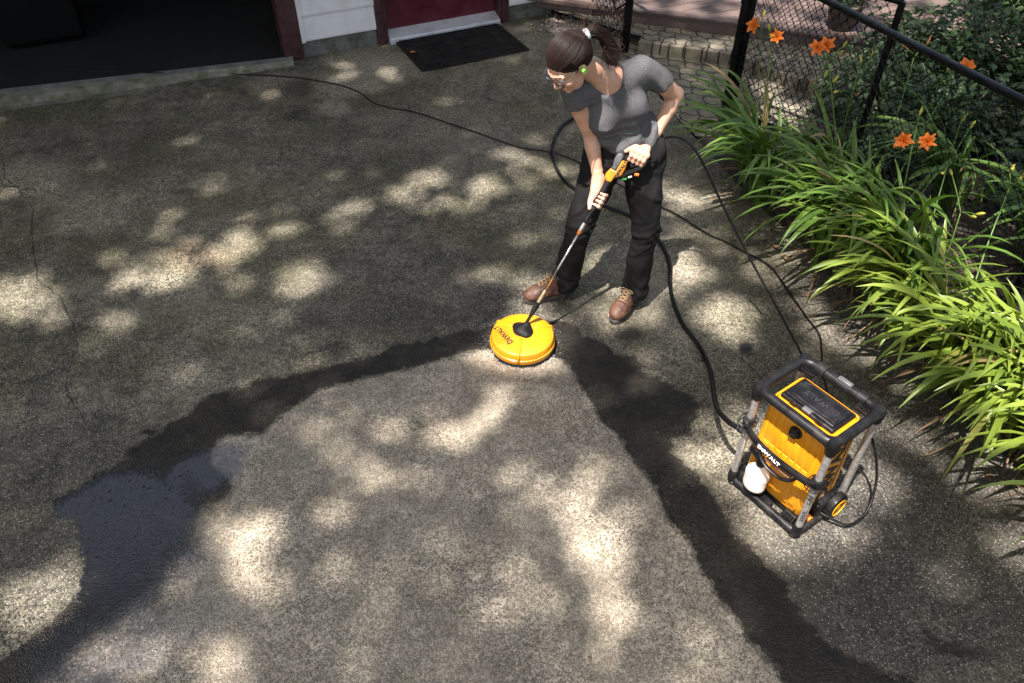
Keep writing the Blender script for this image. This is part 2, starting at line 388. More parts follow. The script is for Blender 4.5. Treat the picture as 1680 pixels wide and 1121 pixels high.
    col = g.mix(pud, col, g.mix(1.0, col, (.40, .42, .52), 'MULTIPLY')); g.col(col); g.L(g.math('ADD', .4, g.math('MULTIPLY', pud, .6)), g.b.inputs['Specular IOR Level'])
    film = g.attr('film')
    rg = g.math('SUBTRACT', .78, g.math('MULTIPLY', wet, .34)); rg = g.math('SUBTRACT', rg, g.math('MULTIPLY', pud, .44))
    rg = g.math('SUBTRACT', rg, g.math('MULTIPLY', film, .4)); rg = g.math('MAXIMUM', rg, .07); g.ro(rg)
    hgt = g.math('ADD', g.math('MULTIPLY', grit, .5), g.math('ADD', g.math('MULTIPLY', fine, .9), g.math('MULTIPLY', g.ss(chipd, .0, .7, 1, 0), .55)))
    hgt = g.math('SUBTRACT', hgt, g.math('MULTIPLY', crack, 2.5))
    g.nm(g.bump(hgt, g.math('SUBTRACT', .95, g.math('ADD', g.math('MULTIPLY', pud, .73), g.math('MULTIPLY', wet, .08))), .006))
    return g.m
M['ground'] = make_ground_mat()

def concrete(name, a, b, sc_=12, moss=None):
    g = NG(name, .85); n = g.noise(sc_, 6, .65); c = g.mix(g.ss(n, .3, .7), a, b); k = g.ss(g.noise(220, 2), .3, .7, .65, 1.35)
    c = g.mix(1.0, c, g.comb(k, k, k), 'MULTIPLY')
    if moss: c = g.mix(g.ss(g.noise(5, 6, .7), .42, .62), c, moss)
    g.col(c).nm(g.bump(g.math('ADD', n, g.noise(160, 3)), .6, .006)); return g.m
M['sill_concrete'] = concrete('sill_concrete', (.14, .14, .11), (.27, .26, .20), 9, (.10, .105, .05))
M['lip_concrete'] = concrete('lip_concrete', (.11, .11, .10), (.20, .20, .185), 9)
M['foundation'] = concrete('foundation', (.10, .10, .09), (.19, .19, .17), 7, (.06, .062, .04))
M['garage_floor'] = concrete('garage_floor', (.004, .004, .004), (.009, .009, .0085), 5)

def paver_mat():
    g = NG('paver_concrete', .85); x, y, _ = g.sep(g.co)
    # rotated lattice, each joint line zig-zagged so that the stones interlock
    def rotc(a):
        return (g.math('ADD', g.math('MULTIPLY', x, math.cos(a)), g.math('MULTIPLY', y, math.sin(a))),
                g.math('SUBTRACT', g.math('MULTIPLY', y, math.cos(a)), g.math('MULTIPLY', x, math.sin(a))))
    u, v = rotc(R(-20)); W, H = .225, .1125
    tri = lambda q, per: g.math('PINGPONG', g.math('DIVIDE', q, per), .5)
    jz = g.math('MULTIPLY', g.math('SUBTRACT', g.noise(22, 3), .5), .010)
    u2 = g.math('ADD', g.math('ADD', u, g.math('MULTIPLY', tri(v, H), .055)), jz); v2 = g.math('ADD', g.math('ADD', v, g.math('MULTIPLY', tri(u, W * .5), .055)), jz)
    row = g.math('FLOOR', g.math('DIVIDE', v2, H)); u3 = g.math('ADD', u2, g.math('MULTIPLY', g.math('MODULO', row, 2), W * .5))
    def edge(q, P): f = g.math('FRACT', g.math('DIVIDE', q, P)); return g.math('MULTIPLY', g.math('MINIMUM', f, g.math('SUBTRACT', 1.0, f)), P)
    d = g.math('MINIMUM', edge(u3, W * .62), edge(v2, H)); joint = g.ss(d, .0035, .0085, 1, 0)
    n = g.noise(9, 6, .65); c = g.mix(g.ss(n, .3, .7), (.10, .090, .062), (.21, .19, .14)); k = g.ss(g.noise(260, 2), .3, .7, .6, 1.4)
    c = g.mix(1.0, c, g.comb(k, k, k), 'MULTIPLY'); c = g.mix(joint, c, (.018, .017, .010)); g.col(c)
    g.nm(g.bump(g.math('SUBTRACT', g.math('MULTIPLY', g.noise(200, 3), .15), g.math('MULTIPLY', joint, 1.0)), .8, .012)); return g.m
M['paver'] = paver_mat()

def wood(name, a, b):
    g = NG(name, .7); v = g.vm('MULTIPLY', g.co, (3, 60, 60)); n = g.noise(3, 6, .6, .6, v)
    g.col(g.mix(g.ss(n, .3, .7), a, b)).nm(g.bump(n, .4, .002)); return g.m
M['deck'] = wood('deck_wood', (.060, .041, .035), (.130, .092, .078))
M['soil'] = concrete('soil', (.022, .017, .012), (.07, .055, .038), 16)
M['earth'] = concrete('earth', (.03, .032, .016), (.07, .07, .035), 3)

def siding_mat():
    g = NG('vinyl_siding', .5); n = g.noise(5, 6, .6)
    g.col(g.mix(g.ss(n, .35, .75), (.74, .745, .74), (.60, .60, .58))).nm(g.bump(g.noise(60, 3), .15, .001)); return g.m
M['siding'] = siding_mat()
def mat_rubber():
    g = NG('mat_rubber', .85, spec=.2); n = g.noise(420, 2)
    g.col(g.mix(g.ss(g.noise(9, 5), .3, .7), (.010, .010, .010), (.022, .021, .019))).nm(g.bump(n, .9, .003)); return g.m
M['mat'] = mat_rubber()

def leafm(name, a, b, rough=.42, trans=.25, streak=False, rnd_obj=True):
    g = NG(name, rough); n = g.attr('tone')
    k = g.math('ADD', g.math('MULTIPLY', g.noise(9, 3), .5), g.math('MULTIPLY', n, .6), clamp=True); c = g.mix(k, a, b)
    if 'lily' in name: c = g.mix(g.ss(n, .955, .975), c, (.30, .22, .09))
    g.col(c); g.b.inputs['Specular IOR Level'].default_value = .5
    tr = g.t.nodes.new('ShaderNodeBsdfTranslucent'); g.L(g.mix(.5, c, (b[0] * 1.3, b[1] * 1.5, b[2] * .6)), tr.inputs[0])
    mx = g.t.nodes.new('ShaderNodeMixShader'); mx.inputs[0].default_value = trans; out = g.t.nodes['Material Output']
    g.t.links.new(g.b.outputs[0], mx.inputs[1]); g.t.links.new(tr.outputs[0], mx.inputs[2]); g.t.links.new(mx.outputs[0], out.inputs[0]); return g.m
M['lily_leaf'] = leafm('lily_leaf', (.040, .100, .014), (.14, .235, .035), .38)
M['yellow_lily_leaf'] = leafm('lily_leaf_yellow', (.070, .130, .014), (.225, .30, .042), .38)  # naturally yellower leaf colour of the nearer clumps
M['dry_leaf'] = leafm('dry_leaf', (.05, .028, .014), (.22, .14, .075), .7)
M['shrub_leaf'] = leafm('shrub_leaf', (.010, .028, .008), (.040, .080, .022), .4)
M['pale_leaf'] = leafm('pale_leaf', (.035, .075, .025), (.12, .18, .085), .4)
M['tree_leaf'] = leafm('tree_leaf', (.03, .06, .015), (.06, .11, .025), .5, .12)
M['petal'] = leafm('petal', (.62, .11, .012), (.85, .24, .03), .5, .35)
M['petal_core'] = leafm('petal_core', (.8, .42, .03), (.85, .5, .05), .5, .3)
M['wilted'] = leafm('wilted_petal', (.45, .15, .05), (.62, .26, .10), .7, .2)
M['bud'] = leafm('bud', (.22, .26, .03), (.45, .40, .06), .5, .2)
M['stalk'] = leafm('stalk', (.05, .12, .02), (.10, .19, .03), .5, .1)
M['red_leaf'] = leafm('red_leaf', (.09, .015, .02), (.25, .05, .05), .5)
M['bark'] = concrete('bark', (.05, .04, .03), (.12, .10, .08), 6)
M['terracotta'] = simple('pot_dark', (.06, .05, .04), .6)

def skin_mat():
    g = NG('skin', .48); n = g.noise(14, 5, .6); f = g.noise(120, 3)
    c = g.mix(g.ss(n, .35, .68), (.50, .285, .19), (.62, .385, .27)); c = g.mix(g.math('MULTIPLY', g.ss(g.noise(7, 2), .55, .75), .35), c, (.55, .24, .17))
    c = g.mix(g.math('MULTIPLY', g.ss(g.voro(38, 'Distance'), .06, .03), .25), c, (.28, .12, .07)); g.col(c)
    g.b.inputs['Subsurface Weight'].default_value = .12; g.b.inputs['Subsurface Radius'].default_value = (1, .3, .15); g.b.inputs['Subsurface Scale'].default_value = .008
    g.nm(g.bump(g.math('ADD', f, n), .25, .002)); return g.m
M['skin'] = skin_mat()
def fabric(name, a, b, scale=260, rough=.95, bd=.003, fade=None):
    g = NG(name, rough, spec=.2); n = g.noise(scale, 3, .7); big = g.noise(9, 4)
    c = g.mix(g.ss(n, .3, .7), a, b)
    if fade: c = g.mix(g.math('MULTIPLY', g.ss(big, .5, .72), .6), c, fade)
    g.col(c); g.nm(g.bump(g.math('ADD', g.math('MULTIPLY', n, .4), g.noise(26, 4, .6)), .55, bd))
    return g.m
M['shirt'] = fabric('shirt_jersey', (.052, .053, .056), (.125, .127, .132), 300)
M['trousers'] = fabric('work_trousers', (.005, .005, .0055), (.012, .0115, .0115), 500, .8, .004, (.016, .015, .013))
M['boot'] = simple('boot_leather', (.095, .043, .025), .6, var=.4, nscale=24, bumpd=.002, bs=90, dirt=(.26, .14, .08))
M['boot_dark'] = simple('boot_collar', (.03, .02, .016), .6)
M['sole'] = simple('boot_sole', (.035, .030, .026), .7, var=.3, dirt=(.22, .19, .15))
M['lace'] = simple('boot_lace', (.36, .25, .14), .8)
def hair_mat():
    g = NG('hair', .5, spec=.22); n = g.attr('tone'); f = g.noise(70, 4)
    g.col(g.mix(g.math('ADD', g.math('MULTIPLY', f, .4), g.math('MULTIPLY', n, .6)), (.004, .003, .0025), (.026, .014, .010))); g.b.inputs['Anisotropic'].default_value = .5; return g.m
M['hair'] = hair_mat()
M['hair_tip'] = simple('hair_tip', (.055, .024, .014), .5, var=.5, nscale=60)
M['lip'] = simple('lip', (.42, .14, .11), .4, var=.08)
M['brow'] = simple('brow', (.03, .018, .012), .7)
M['hub_black'] = simple('hub_black', (.006, .006, .0065), .6, spec=.2)
M['brush'] = simple('brush_bristle', (.02, .02, .022), .6)
M['eye'] = simple('eye_white', (.6, .58, .55), .2, var=.03)
#__SETTING__
# ------------------------------------------------------------------ ground
def poly_sd(X, Y, poly):                                  # signed distance, positive inside
    P = np.array([(p.x, p.y) for p in poly]); n = len(P); d = np.full(X.shape, 1e9); ins = np.zeros(X.shape, bool)
    for i in range(n):
        a, b = P[i], P[(i + 1) % n]; e = b - a; L = max((e ** 2).sum(), 1e-12)
        t = np.clip(((X - a[0]) * e[0] + (Y - a[1]) * e[1]) / L, 0, 1)
        d = np.minimum(d, (X - a[0] - t * e[0]) ** 2 + (Y - a[1] - t * e[1]) ** 2)
        c = ((a[1] > Y) != (b[1] > Y)) & (X < (b[0] - a[0]) * (Y - a[1]) / (b[1] - a[1] + 1e-12) + a[0]); ins ^= c
    return np.sqrt(d) * np.where(ins, 1, -1)
def line_sd(X, Y, lines):                                  # distance to open polylines, signed by side
    best = np.full(X.shape, 9.0)
    for L in lines:
        P = [(p.x, p.y) for p in L]
        for a, b in zip(P, P[1:]):
            ex_, ey_ = b[0] - a[0], b[1] - a[1]; q = ex_ * ex_ + ey_ * ey_; t = np.clip(((X - a[0]) * ex_ + (Y - a[1]) * ey_) / q, 0, 1)
            d = np.sqrt((X - a[0] - t * ex_) ** 2 + (Y - a[1] - t * ey_) ** 2); sg = np.where(ex_ * (Y - a[1]) - ey_ * (X - a[0]) >= 0, 1, -1); best = np.where(d < np.abs(best), d * sg, best)
    return best
def blobs(X, Y, lst):                                     # soft patches given as photo-pixel ellipses
    out = np.zeros(X.shape)
    for b in lst:
        cx, cy, rx, ry, s = b[:5]; ang = R(b[5]) if len(b) > 5 else 0
        c0 = G(cx, cy); a = (G(cx + rx * math.cos(ang), cy + rx * math.sin(ang)) - c0); b_ = (G(cx - ry * math.sin(ang), cy + ry * math.cos(ang)) - c0)
        det = a.x * b_.y - a.y * b_.x; dx, dy = X - c0.x, Y - c0.y
        u = (dx * b_.y - dy * b_.x) / det; v = (dy * a.x - dx * a.y) / det
        r_ = np.sqrt(u * u + v * v); out = np.maximum(out, s * np.clip((1.35 - r_) / .7, 0, 1))
    return out
px = lambda l: [G(*p) for p in l]
CLEAN = px([(60, 1150), (0, 1200), (60, 1500), (1400, 1500), (1290, 1135), (1270, 1095), (1243, 1070), (1222, 1040), (1215, 1020), (1180, 985), (1165, 955), (1148, 930), (1140, 905), (1120, 880),
            (1095, 850), (1075, 800), (1040, 760), (1012, 712), (985, 692), (975, 665), (955, 640), (942, 610), (920, 590), (880, 575), (830, 570), (760, 578), (722, 590), (680, 602), (640, 610), (600, 618), (560, 628),
            (520, 640), (500, 655), (478, 668), (452, 690), (430, 712), (395, 712), (360, 722), (344, 740), (345, 765), (372, 782), (380, 800), (374, 818), (350, 835), (332, 860), (335, 890),
            (315, 915), (285, 950), (262, 985), (225, 1000), (170, 1050), (110, 1100)])
WET = px([(900, 525), (850, 530), (800, 535), (740, 548), (690, 560), (655, 566), (620, 580), (580, 590), (540, 600), (500, 612), (470, 615), (430, 622), (400, 632), (370, 640), (335, 652), (318, 668), (290, 688), (262, 703), (236, 706), (262, 708),
          (235, 722), (212, 735), (200, 750), (186, 763), (150, 782), (120, 800), (92, 815), (84, 830), (98, 845), (128, 852), (133, 862), (118, 878), (134, 890), (134, 950), (120, 985), (95, 1005), (50, 1040), (0, 1080), (-200, 1300), (300, 1400),
          (700, 1200), (700, 700), (900, 640), (1000, 760), (1080, 900), (1200, 1100), (1260, 1200), (1600, 1200), (1530, 1140), (1490, 1112), (1440, 1105), (1435, 1090), (1400, 1075), (1370, 1065), (1340, 1040), (1310, 1000), (1290, 960), (1262, 935), (1240, 905), (1205, 880),
          (1190, 850), (1172, 815), (1140, 775), (1105, 745), (1108, 722), (1130, 712), (1150, 670), (1140, 655), (1110, 640), (1085, 620), (1060, 612), (1045, 590), (1030, 582), (1010, 580), (985, 560), (960, 548), (940, 530)])
PUD = px([(84, 832), (130, 800), (200, 762), (250, 735), (300, 712), (360, 700), (420, 700), (380, 740), (372, 790), (340, 840), (300, 900), (260, 960), (190, 990), (150, 980), (134, 930), (134, 880), (110, 862)])
NX, NY = 430, 340; GX0, GX1, GY0, GY1 = -7.5, 3.4, -.6, 8.3
# drive edge on the right (beside pavers and flower bed)
EDGE = [(-.6, 2.70), (1.2, 2.50), (2.0, 2.28), (2.6, 2.12), (3.2, 1.94), (3.8, 1.74), (4.4, 1.52), (4.94, 1.37), (5.43, 1.22), (6.5, 1.0), (7.2, .75), (9, .2)]
xs = np.linspace(GX0, GX1, NX); ys = np.linspace(GY0, GY1, NY)
ex = np.interp(ys, [e[0] for e in EDGE], [e[1] for e in EDGE])
X = (xs[None, :] - GX0) / (GX1 - GX0) * (ex[:, None] - GX0) + GX0; Y = np.repeat(ys[:, None], NX, 1)
Z = .006 * np.sin(X * 1.3 + 1) * np.sin(Y * .9) + .003 * np.sin(X * 4 + Y * 3)
edge_d = ex[:, None] - X; Z = Z - .012 * np.clip(1 - edge_d / .12, 0, 1) * 0
verts = np.stack([X.ravel(), Y.ravel(), Z.ravel()], 1)
ii = np.arange(NY - 1)[:, None] * NX + np.arange(NX - 1)[None]; ii = ii.ravel()
faces = np.stack([ii, ii + 1, ii + NX + 1, ii + NX], 1)
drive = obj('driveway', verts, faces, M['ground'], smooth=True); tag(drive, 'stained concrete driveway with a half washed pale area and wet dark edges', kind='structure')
SOFTPX = [(330, 900, 70, 90, 1.0, 25), (240, 1020, 110, 60, 1.0, -40), (130, 1100, 160, 50, 1.0, -30)]
PUDPX = [(200, 850, 130, 85, 1.0, -15), (195, 940, 85, 70, .9), (330, 775, 90, 42, .75, -25), (250, 900, 120, 90, .6), (170, 1060, 150, 80, .62, -20), (300, 1000, 90, 80, .45)]
CRACKL = [px([(3, 245), (8, 290), (32, 312), (55, 345), (52, 385), (58, 425), (62, 460), (98, 485), (120, 530), (128, 570), (112, 600), (108, 640), (140, 690)]), px([(455, 128), (462, 150), (478, 168)]), px([(1180, 560), (1240, 610), (1300, 690)])]
CRACKPX = [(20, 330, 140, 300, 1.0), (230, 640, 100, 120, .7)]
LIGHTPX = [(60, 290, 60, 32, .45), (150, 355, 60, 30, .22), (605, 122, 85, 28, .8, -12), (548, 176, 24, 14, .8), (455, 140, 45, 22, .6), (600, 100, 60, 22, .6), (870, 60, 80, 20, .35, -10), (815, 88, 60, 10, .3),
           (400, 740, 60, 28, .5), (410, 790, 45, 18, .5), (300, 620, 60, 30, .25), (1110, 480, 90, 90, .35), (1120, 330, 60, 80, .35), (1220, 860, 90, 60, .25), (760, 200, 80, 40, .25), (1000, 540, 60, 40, .2), (1140, 730, 90, 40, .5)]
DARKPX = [(1223, 571, 11, 9, 1.2), (1575, 1068, 60, 12, .8, 8), (1530, 1045, 25, 8, .7, 35), (1310, 1078, 14, 5, .5), (1032, 548, 26, 12, .8), (488, 146, 26, 16, .65), (222, 738, 10, 8, .9), (245, 706, 14, 4, .9), (200, 690, 4, 3, .5)]  # stains, plus painted shadows: a blurry round spot and the near boot's
RUSTPX = [(1130, 250, 30, 20, .2), (830, 600, 60, 20, .4), (455, 150, 60, 25, .3), (330, 415, 60, 30, .35), (720, 700, 60, 30, .25), (900, 690, 60, 30, .25)]
GRIMEPX = [(1480, 900, 330, 260, 1.0), (1350, 640, 160, 160, .75), (120, 760, 160, 90, .6), (1520, 780, 200, 200, .9), (700, 230, 200, 60, .45), (780, 500, 250, 50, .7), (1400, 480, 160, 60, .8), (250, 240, 220, 60, .35), (650, 440, 140, 50, .5), (40, 900, 120, 120, .45)]
FILMPX = [(880, 690, 26, 34, 1.2), (905, 730, 12, 8, 1), (862, 613, 8, 5, 1), (395, 735, 50, 20, .6), (1100, 830, 90, 90, .6, 30), (970, 610, 60, 50, .35), (700, 560, 26, 16, .5), (190, 1060, 130, 70, .5, -20), (290, 960, 70, 50, .45), (110, 1100, 120, 40, .6), (560, 610, 60, 14, .4, -15), (1010, 660, 50, 30, .35)]
SDC = poly_sd(X, Y, CLEAN)
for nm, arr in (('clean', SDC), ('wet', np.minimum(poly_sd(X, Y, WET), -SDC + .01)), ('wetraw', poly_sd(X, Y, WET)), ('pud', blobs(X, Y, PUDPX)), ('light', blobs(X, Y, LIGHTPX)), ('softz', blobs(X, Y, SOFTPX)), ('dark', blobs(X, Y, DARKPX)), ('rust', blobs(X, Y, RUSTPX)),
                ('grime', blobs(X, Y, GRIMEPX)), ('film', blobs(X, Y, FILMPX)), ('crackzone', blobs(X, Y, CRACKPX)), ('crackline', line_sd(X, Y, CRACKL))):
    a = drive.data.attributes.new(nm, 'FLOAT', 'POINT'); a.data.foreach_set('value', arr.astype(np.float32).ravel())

gd = MB(); gd.add([(-300, -300, -.05), (300, -300, -.05), (300, 300, -.05), (-300, 300, -.05)], [(0, 1, 2, 3)])
tag(gd.build('ground', M['earth']), 'dark earth around the driveway', kind='structure')
# flower bed soil, uneven sheet right of the drive edge
def sheet(name, fx0, fx1, y0, y1, nx, ny, zf, mat, label):
    yy = np.linspace(y0, y1, ny); v = []; 
    for y in yy:
        a, b = fx0(y), fx1(y)
        for i in range(nx):
            x = a + (b - a) * i / (nx - 1); v.append((x, y, zf(x, y, i / (nx - 1))))
    f = [(j * nx + i, j * nx + i + 1, (j + 1) * nx + i + 1, (j + 1) * nx + i) for j in range(ny - 1) for i in range(nx - 1)]
    return tag(obj(name, v, f, mat, smooth=True), label, kind='structure')
eX = lambda y: float(np.interp(y, [e[0] for e in EDGE], [e[1] for e in EDGE]))
sheet('flower_bed', lambda y: eX(y) + .003, lambda y: 9.0, -.6, 5.15, 70, 90, lambda x, y, t: -.012 + .05 * min(1, t * 12) + .02 * math.sin(x * 9 + y * 5) * math.sin(y * 11) * min(1, t * 8), M['soil'], 'dark soil of the flower bed along the fence')
# step line and deck line (world), direction roughly parallel to the house
STEP = [(1.0, 6.63), (1.06, 6.60), (1.79, 6.34), (2.25, 5.86), (3.2, 5.2), (4.6, 4.6)]
DECK = [(.2, 7.42), (1.07, 7.02), (1.90, 6.73), (2.9, 6.32), (4.5, 5.7), (8, 4.4)]
pv = MB()
lo = [(.30, 7.0), (.85, 6.75)] + [(eX(y) + .003, y) for y in (6.5, 6.0, 5.43, 5.15)]
poly = [(p[0], p[1]) for p in lo] + [(2.6, 5.152), (3.6, 5.152), (3.2, 5.23), (2.25, 5.89), (1.79, 6.37), (1.04, 6.64), (.3, 6.97)]
L_ = [(.30, 7.02), (.75, 6.80), (1.0, 6.5), (1.08, 6.2), (1.16, 5.8), (1.225, 5.43), (1.32, 5.152)]; U_ = [(.30, 7.42), (.76, 7.24), (1.04, 7.0), (1.79, 6.39), (2.25, 5.91), (3.2, 5.25), (3.6, 5.154)]
for i in range(6):
    pv.add([(*L_[i], .004), (*L_[i + 1], .004), (*U_[i + 1], .004), (*U_[i], .004)], [(0, 1, 2, 3)])
tag(pv.build('paving', M['paver']), 'interlocking concrete paving beyond the drive', kind='structure')
# raised course of stones (step) with a real front face; every stone of the kerb row separate in relief
def strip_pts(L, step):
    P = [V((x, y, 0)) for x, y in L]; out = [P[0]]; 
    for a, b in zip(P, P[1:]):
        n = max(1, round((b - a).length / step)); out += [a.lerp(b, (k + 1) / n) for k in range(n)]
    return out
st = MB(); sp = strip_pts(STEP, .20)[1:]; 
for a, b in zip(sp, sp[1:]):
    d = (b - a).normalized(); n = V((-d.y, d.x, 0)); e = .004 
    a2, b2 = a + d * e, b - d * e; L_ = (b2 - a2).length; cc = (a2 + b2) / 2 + n * .10
    rot = Matrix(((d.x, n.x, 0), (d.y, n.y, 0), (0, 0, 1)))
    st.box(cc + V((0, 0, .048)), (L_, .2, .105 + rnd.uniform(-.002, .002)), rot, bev=.006)
tp = [(p.x, p.y) for p in [V((x, y, 0)) + V((.055, .12, 0)) for x, y in STEP]]; dk2 = [(x, y) for x, y in DECK][::-1]
polyt = tp + [(5.3, 5.4)] + dk2[2:]
st2 = MB(); st2.add([(x, y, .096) for x, y in tp] + [(x, y + .03, .096) for x, y in DECK[:5][::-1]], [tuple(range(len(tp) + 5))])
stp = st.build('paver_step', M['paver']); tag(stp, 'raised kerb course of paving stones below the wooden deck', 'step'); st2.build('tread', M['paver'], stp)
# wooden deck, boards parallel to the house wall
WD = V((.905, .425, 0)).normalized(); WN = V((.425, -.905, 0)).normalized()      # house wall direction and outward normal
dk = MB(); fas = MB()
A, B = V((*DECK[0], 0)), V((*DECK[-1], 0)); dl = (B - A).normalized()
import bmesh
bw = .14
def clip_line(p, d, a, b):                                # intersection of line p+td with segment line a-b
    e = b - a; den = d.x * e.y - d.y * e.x
    return ((a.x - p.x) * e.y - (a.y - p.y) * e.x) / den
dd = V((math.cos(R(21)), math.sin(R(21)), 0)); dn = V((-dd.y, dd.x, 0))
pA, pB = V((1.07, 7.02, 0)), V((2.9, 6.36, 0))
for k in range(-26, 18):
    q0 = V((1.07, 7.02, 0)) + dn * (k * bw); q1 = q0 + dn * (bw - .008)
    t0, t1 = clip_line(q0, dd, pA, pB), clip_line(q1, dd, pA, pB); far = 9
    vs = [q0 + dd * t0, q0 + dd * far, q1 + dd * far, q1 + dd * t1]
    if k >= 0:
        wl = clip_line(q0, dd, V((.369, 7.489, 0)), V((.369, 7.489, 0)) - WN * 3); vs = [q0 + dd * max(t0, -1.2), q0 + dd * far, q1 + dd * far, q1 + dd * max(t1, -1.2)]
    zt = .195 + rnd.uniform(-.001, .001); dk.add([v_ + V((0, 0, zt)) for v_ in vs] + [v_ + V((0, 0, zt - .03)) for v_ in vs], [(0, 1, 2, 3), (7, 6, 5, 4), (0, 4, 5, 1), (1, 5, 6, 2), (2, 6, 7, 3), (3, 7, 4, 0)])
deck = dk.build('wooden_deck', M['deck']); tag(deck, 'reddish brown plank deck behind the gateway', 'deck')
dsp = [V((x, y, 0)) for x, y in DECK]
for a, b in zip(dsp, dsp[1:]):
    d = (b - a).normalized(); n = V((-d.y, d.x, 0)); rot = Matrix(((d.x, n.x, 0), (d.y, n.y, 0), (0, 0, 1)))
    fas.box((a + b) / 2 + n * .012 + V((0, 0, .145)), ((b - a).length, .03, .105), rot); fas.box((a + b) / 2 + n * .045 + V((0, 0, .199)), ((b - a).length, .13, .022), rot, bev=.004)
fas.build('fascia', M['deck'], deck)

# ------------------------------------------------------------------ house
W0 = V((-1.745, 6.495, 0))
def HP(s, z=0, out=0): return W0 + WD * s + WN * out + V((0, 0, z))
RH = Matrix(((WD.x, WN.x, 0), (WD.y, WN.y, 0), (0, 0, 1)))
def hbox(mb, s0, s1, z0, z1, o0, o1, bev=0.0):
    mb.box(HP((s0 + s1) / 2, (z0 + z1) / 2, (o0 + o1) / 2), (s1 - s0, o1 - o0, z1 - z0), RH, bev=bev)
house = thing('house', 'white sided house with a dark red back door and a wide open garage', 'house', tuple(W0))
hinv = Matrix.Translation(-W0)
def hb(mb, name, mat, parent=None, **k):
    o = mb.build(name, mat, None, **k); o.data.transform(hinv); o.parent = parent or house; return o
DL, DR, SE = .745, 1.79, 2.36                              # door opening and house corner along the wall
for q0, q1 in ((0, DL - .095), (DR + .095, SE - .02)):
    f = MB(); hbox(f, q0, q1, -.05, .13, -.2, -.006); hb(f, 'foundation', M['foundation'], bevel=.008)
wl = MB(); hbox(wl, 0, DL - .06, .13, 2.7, -.2, -.02); hbox(wl, DR + .06, SE - .05, .13, 2.7, -.2, -.02); hbox(wl, DL - .06, DR + .06, 2.16, 2.7, -.2, -.02)
hbox(wl, SE - .2, SE - .02, -.05, 2.7, -7, -.2); hb(wl, 'wall', M['siding'])
sd = MB()
def course(s0, s1, z):
    e = .198                                               # one lap: face leaning out, rounded lip, butt under
    prof = [(0, .000), (.004, .014), (.02, .017), (.178, .004), (.198, .001)]
    vs = []; fs = []
    for zz, o in prof: vs += [HP(s0, z + zz, o), HP(s1, z + zz, o)]
    for i in range(len(prof) - 1): fs.append((2 * i, 2 * i + 1, 2 * i + 3, 2 * i + 2))
    sd.add(vs, fs)
for k in range(13):
    z = .135 + k * .198
    if z + .198 < 2.16 + .2: course(.035, DL - .10, z); course(DR + .10, SE - .06, z)
    else: course(.035, SE - .06, z)
hb(sd, 'siding', M['siding'])
tr = MB(); hbox(tr, .0, .035, .13, 2.7, -.019, .022, bev=.004); hb(tr, 'corner_trim', M['siding'])
tr = MB(); hbox(tr, SE - .06, SE, .125, 2.7, -.1, .024, bev=.004); hb(tr, 'corner_trim', M['siding'])
gj = MB(); hbox(gj, -.155, -.002, .015, 2.5, -.14, .03, bev=.006); hb(gj, 'garage_frame', M['brown_trim'])
dj = MB(); hbox(dj, DL - .095, DL - .035, .0, 2.16, -.10, .028, bev=.005); hbox(dj, DL - .034, DL, .02, 2.12, -.12, .012, bev=.003); hbox(dj, DR, DR + .034, .02, 2.12, -.12, .012, bev=.003); hbox(dj, DR + .035, DR + .095, .0, 2.16, -.10, .028, bev=.005); hbox(dj, DL - .095, DR + .095, 2.122, 2.2, -.10, .029, bev=.005)
hb(dj, 'door_frame', M['brown_trim'])
dr = MB(); hbox(dr, DL + .003, DR - .003, .085, 2.11, -.12, -.075)
for s0, s1, z0, z1 in ((.14, .47, .22, .95), (.56, .90, .22, .95), (.14, .47, 1.1, 1.9), (.56, .90, 1.1, 1.9)):
    hbox(dr, DL + s0, DL + s1, z0, z1, -.08, -.066, bev=.005)
door = hb(dr, 'door', M['door_red'], bevel=.002)
kn = MB(); kn.lathe([(.0, .06), (.02, .058), (.028, .045), (.026, .03), (.012, .022), (.012, 0), (.03, 0)], HP(DR - .08, 1.0, -.072), 20, rot_to(WN)); ko = kn.build('handle', M['brass'], None, smooth=True); ko.data.transform(hinv); ko.parent = door
th = MB(); 
vs = [];
for s in (DL + .002, DR - .002):
    for o, z in ((-.13, .0), (-.13, .085), (-.075, .085), (.045, .05), (.052, .035), (.052, .0)): vs.append(HP(s, z, o))
th.add(vs, [(i, i + 1, i + 7, i + 6) for i in range(5)] + [(5, 4, 3, 2, 1, 0), (6, 7, 8, 9, 10, 11)]); hb(th, 'threshold', M['metal_sill'])
# garage: open bay, wall line turned a little
GA = V((-1.833, 6.40, 0)); GB = V((-3.95, 5.80, 0)); gdr = (GB - GA).normalized(); gn = V((gdr.y, -gdr.x, 0)); gn = gn if gn.y > 0 else -gn
GE = GA + gdr * 5.2
def gp(s, dpt, z): return GA + gdr * s + gn * dpt + V((0, 0, z))
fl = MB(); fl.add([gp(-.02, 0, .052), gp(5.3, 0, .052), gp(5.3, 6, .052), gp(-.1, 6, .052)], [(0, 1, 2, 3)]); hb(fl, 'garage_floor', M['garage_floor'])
lp = MB(); lp.add([gp(-.02, -.055, .045), gp(5.3, -.075, .045), gp(5.3, .0, .054), gp(-.02, .0, .054), gp(-.02, -.055, -.02), gp(5.3, -.075, -.02)], [(0, 1, 2, 3), (4, 5, 1, 0)]); hb(lp, 'floor_lip', M['lip_concrete'])
ap = MB(); v0 = [gp(-.02, -.055, .041), gp(.9, -.058, .041), gp(5.3, -.075, .041), gp(5.3, -.36, .002), gp(1.0, -.24, .002), gp(.4, -.12, .004), gp(-.02, -.075, .004)]
ap.add(v0, [tuple(range(7))]); hb(ap, 'apron', M['sill_concrete'])
gw = MB()
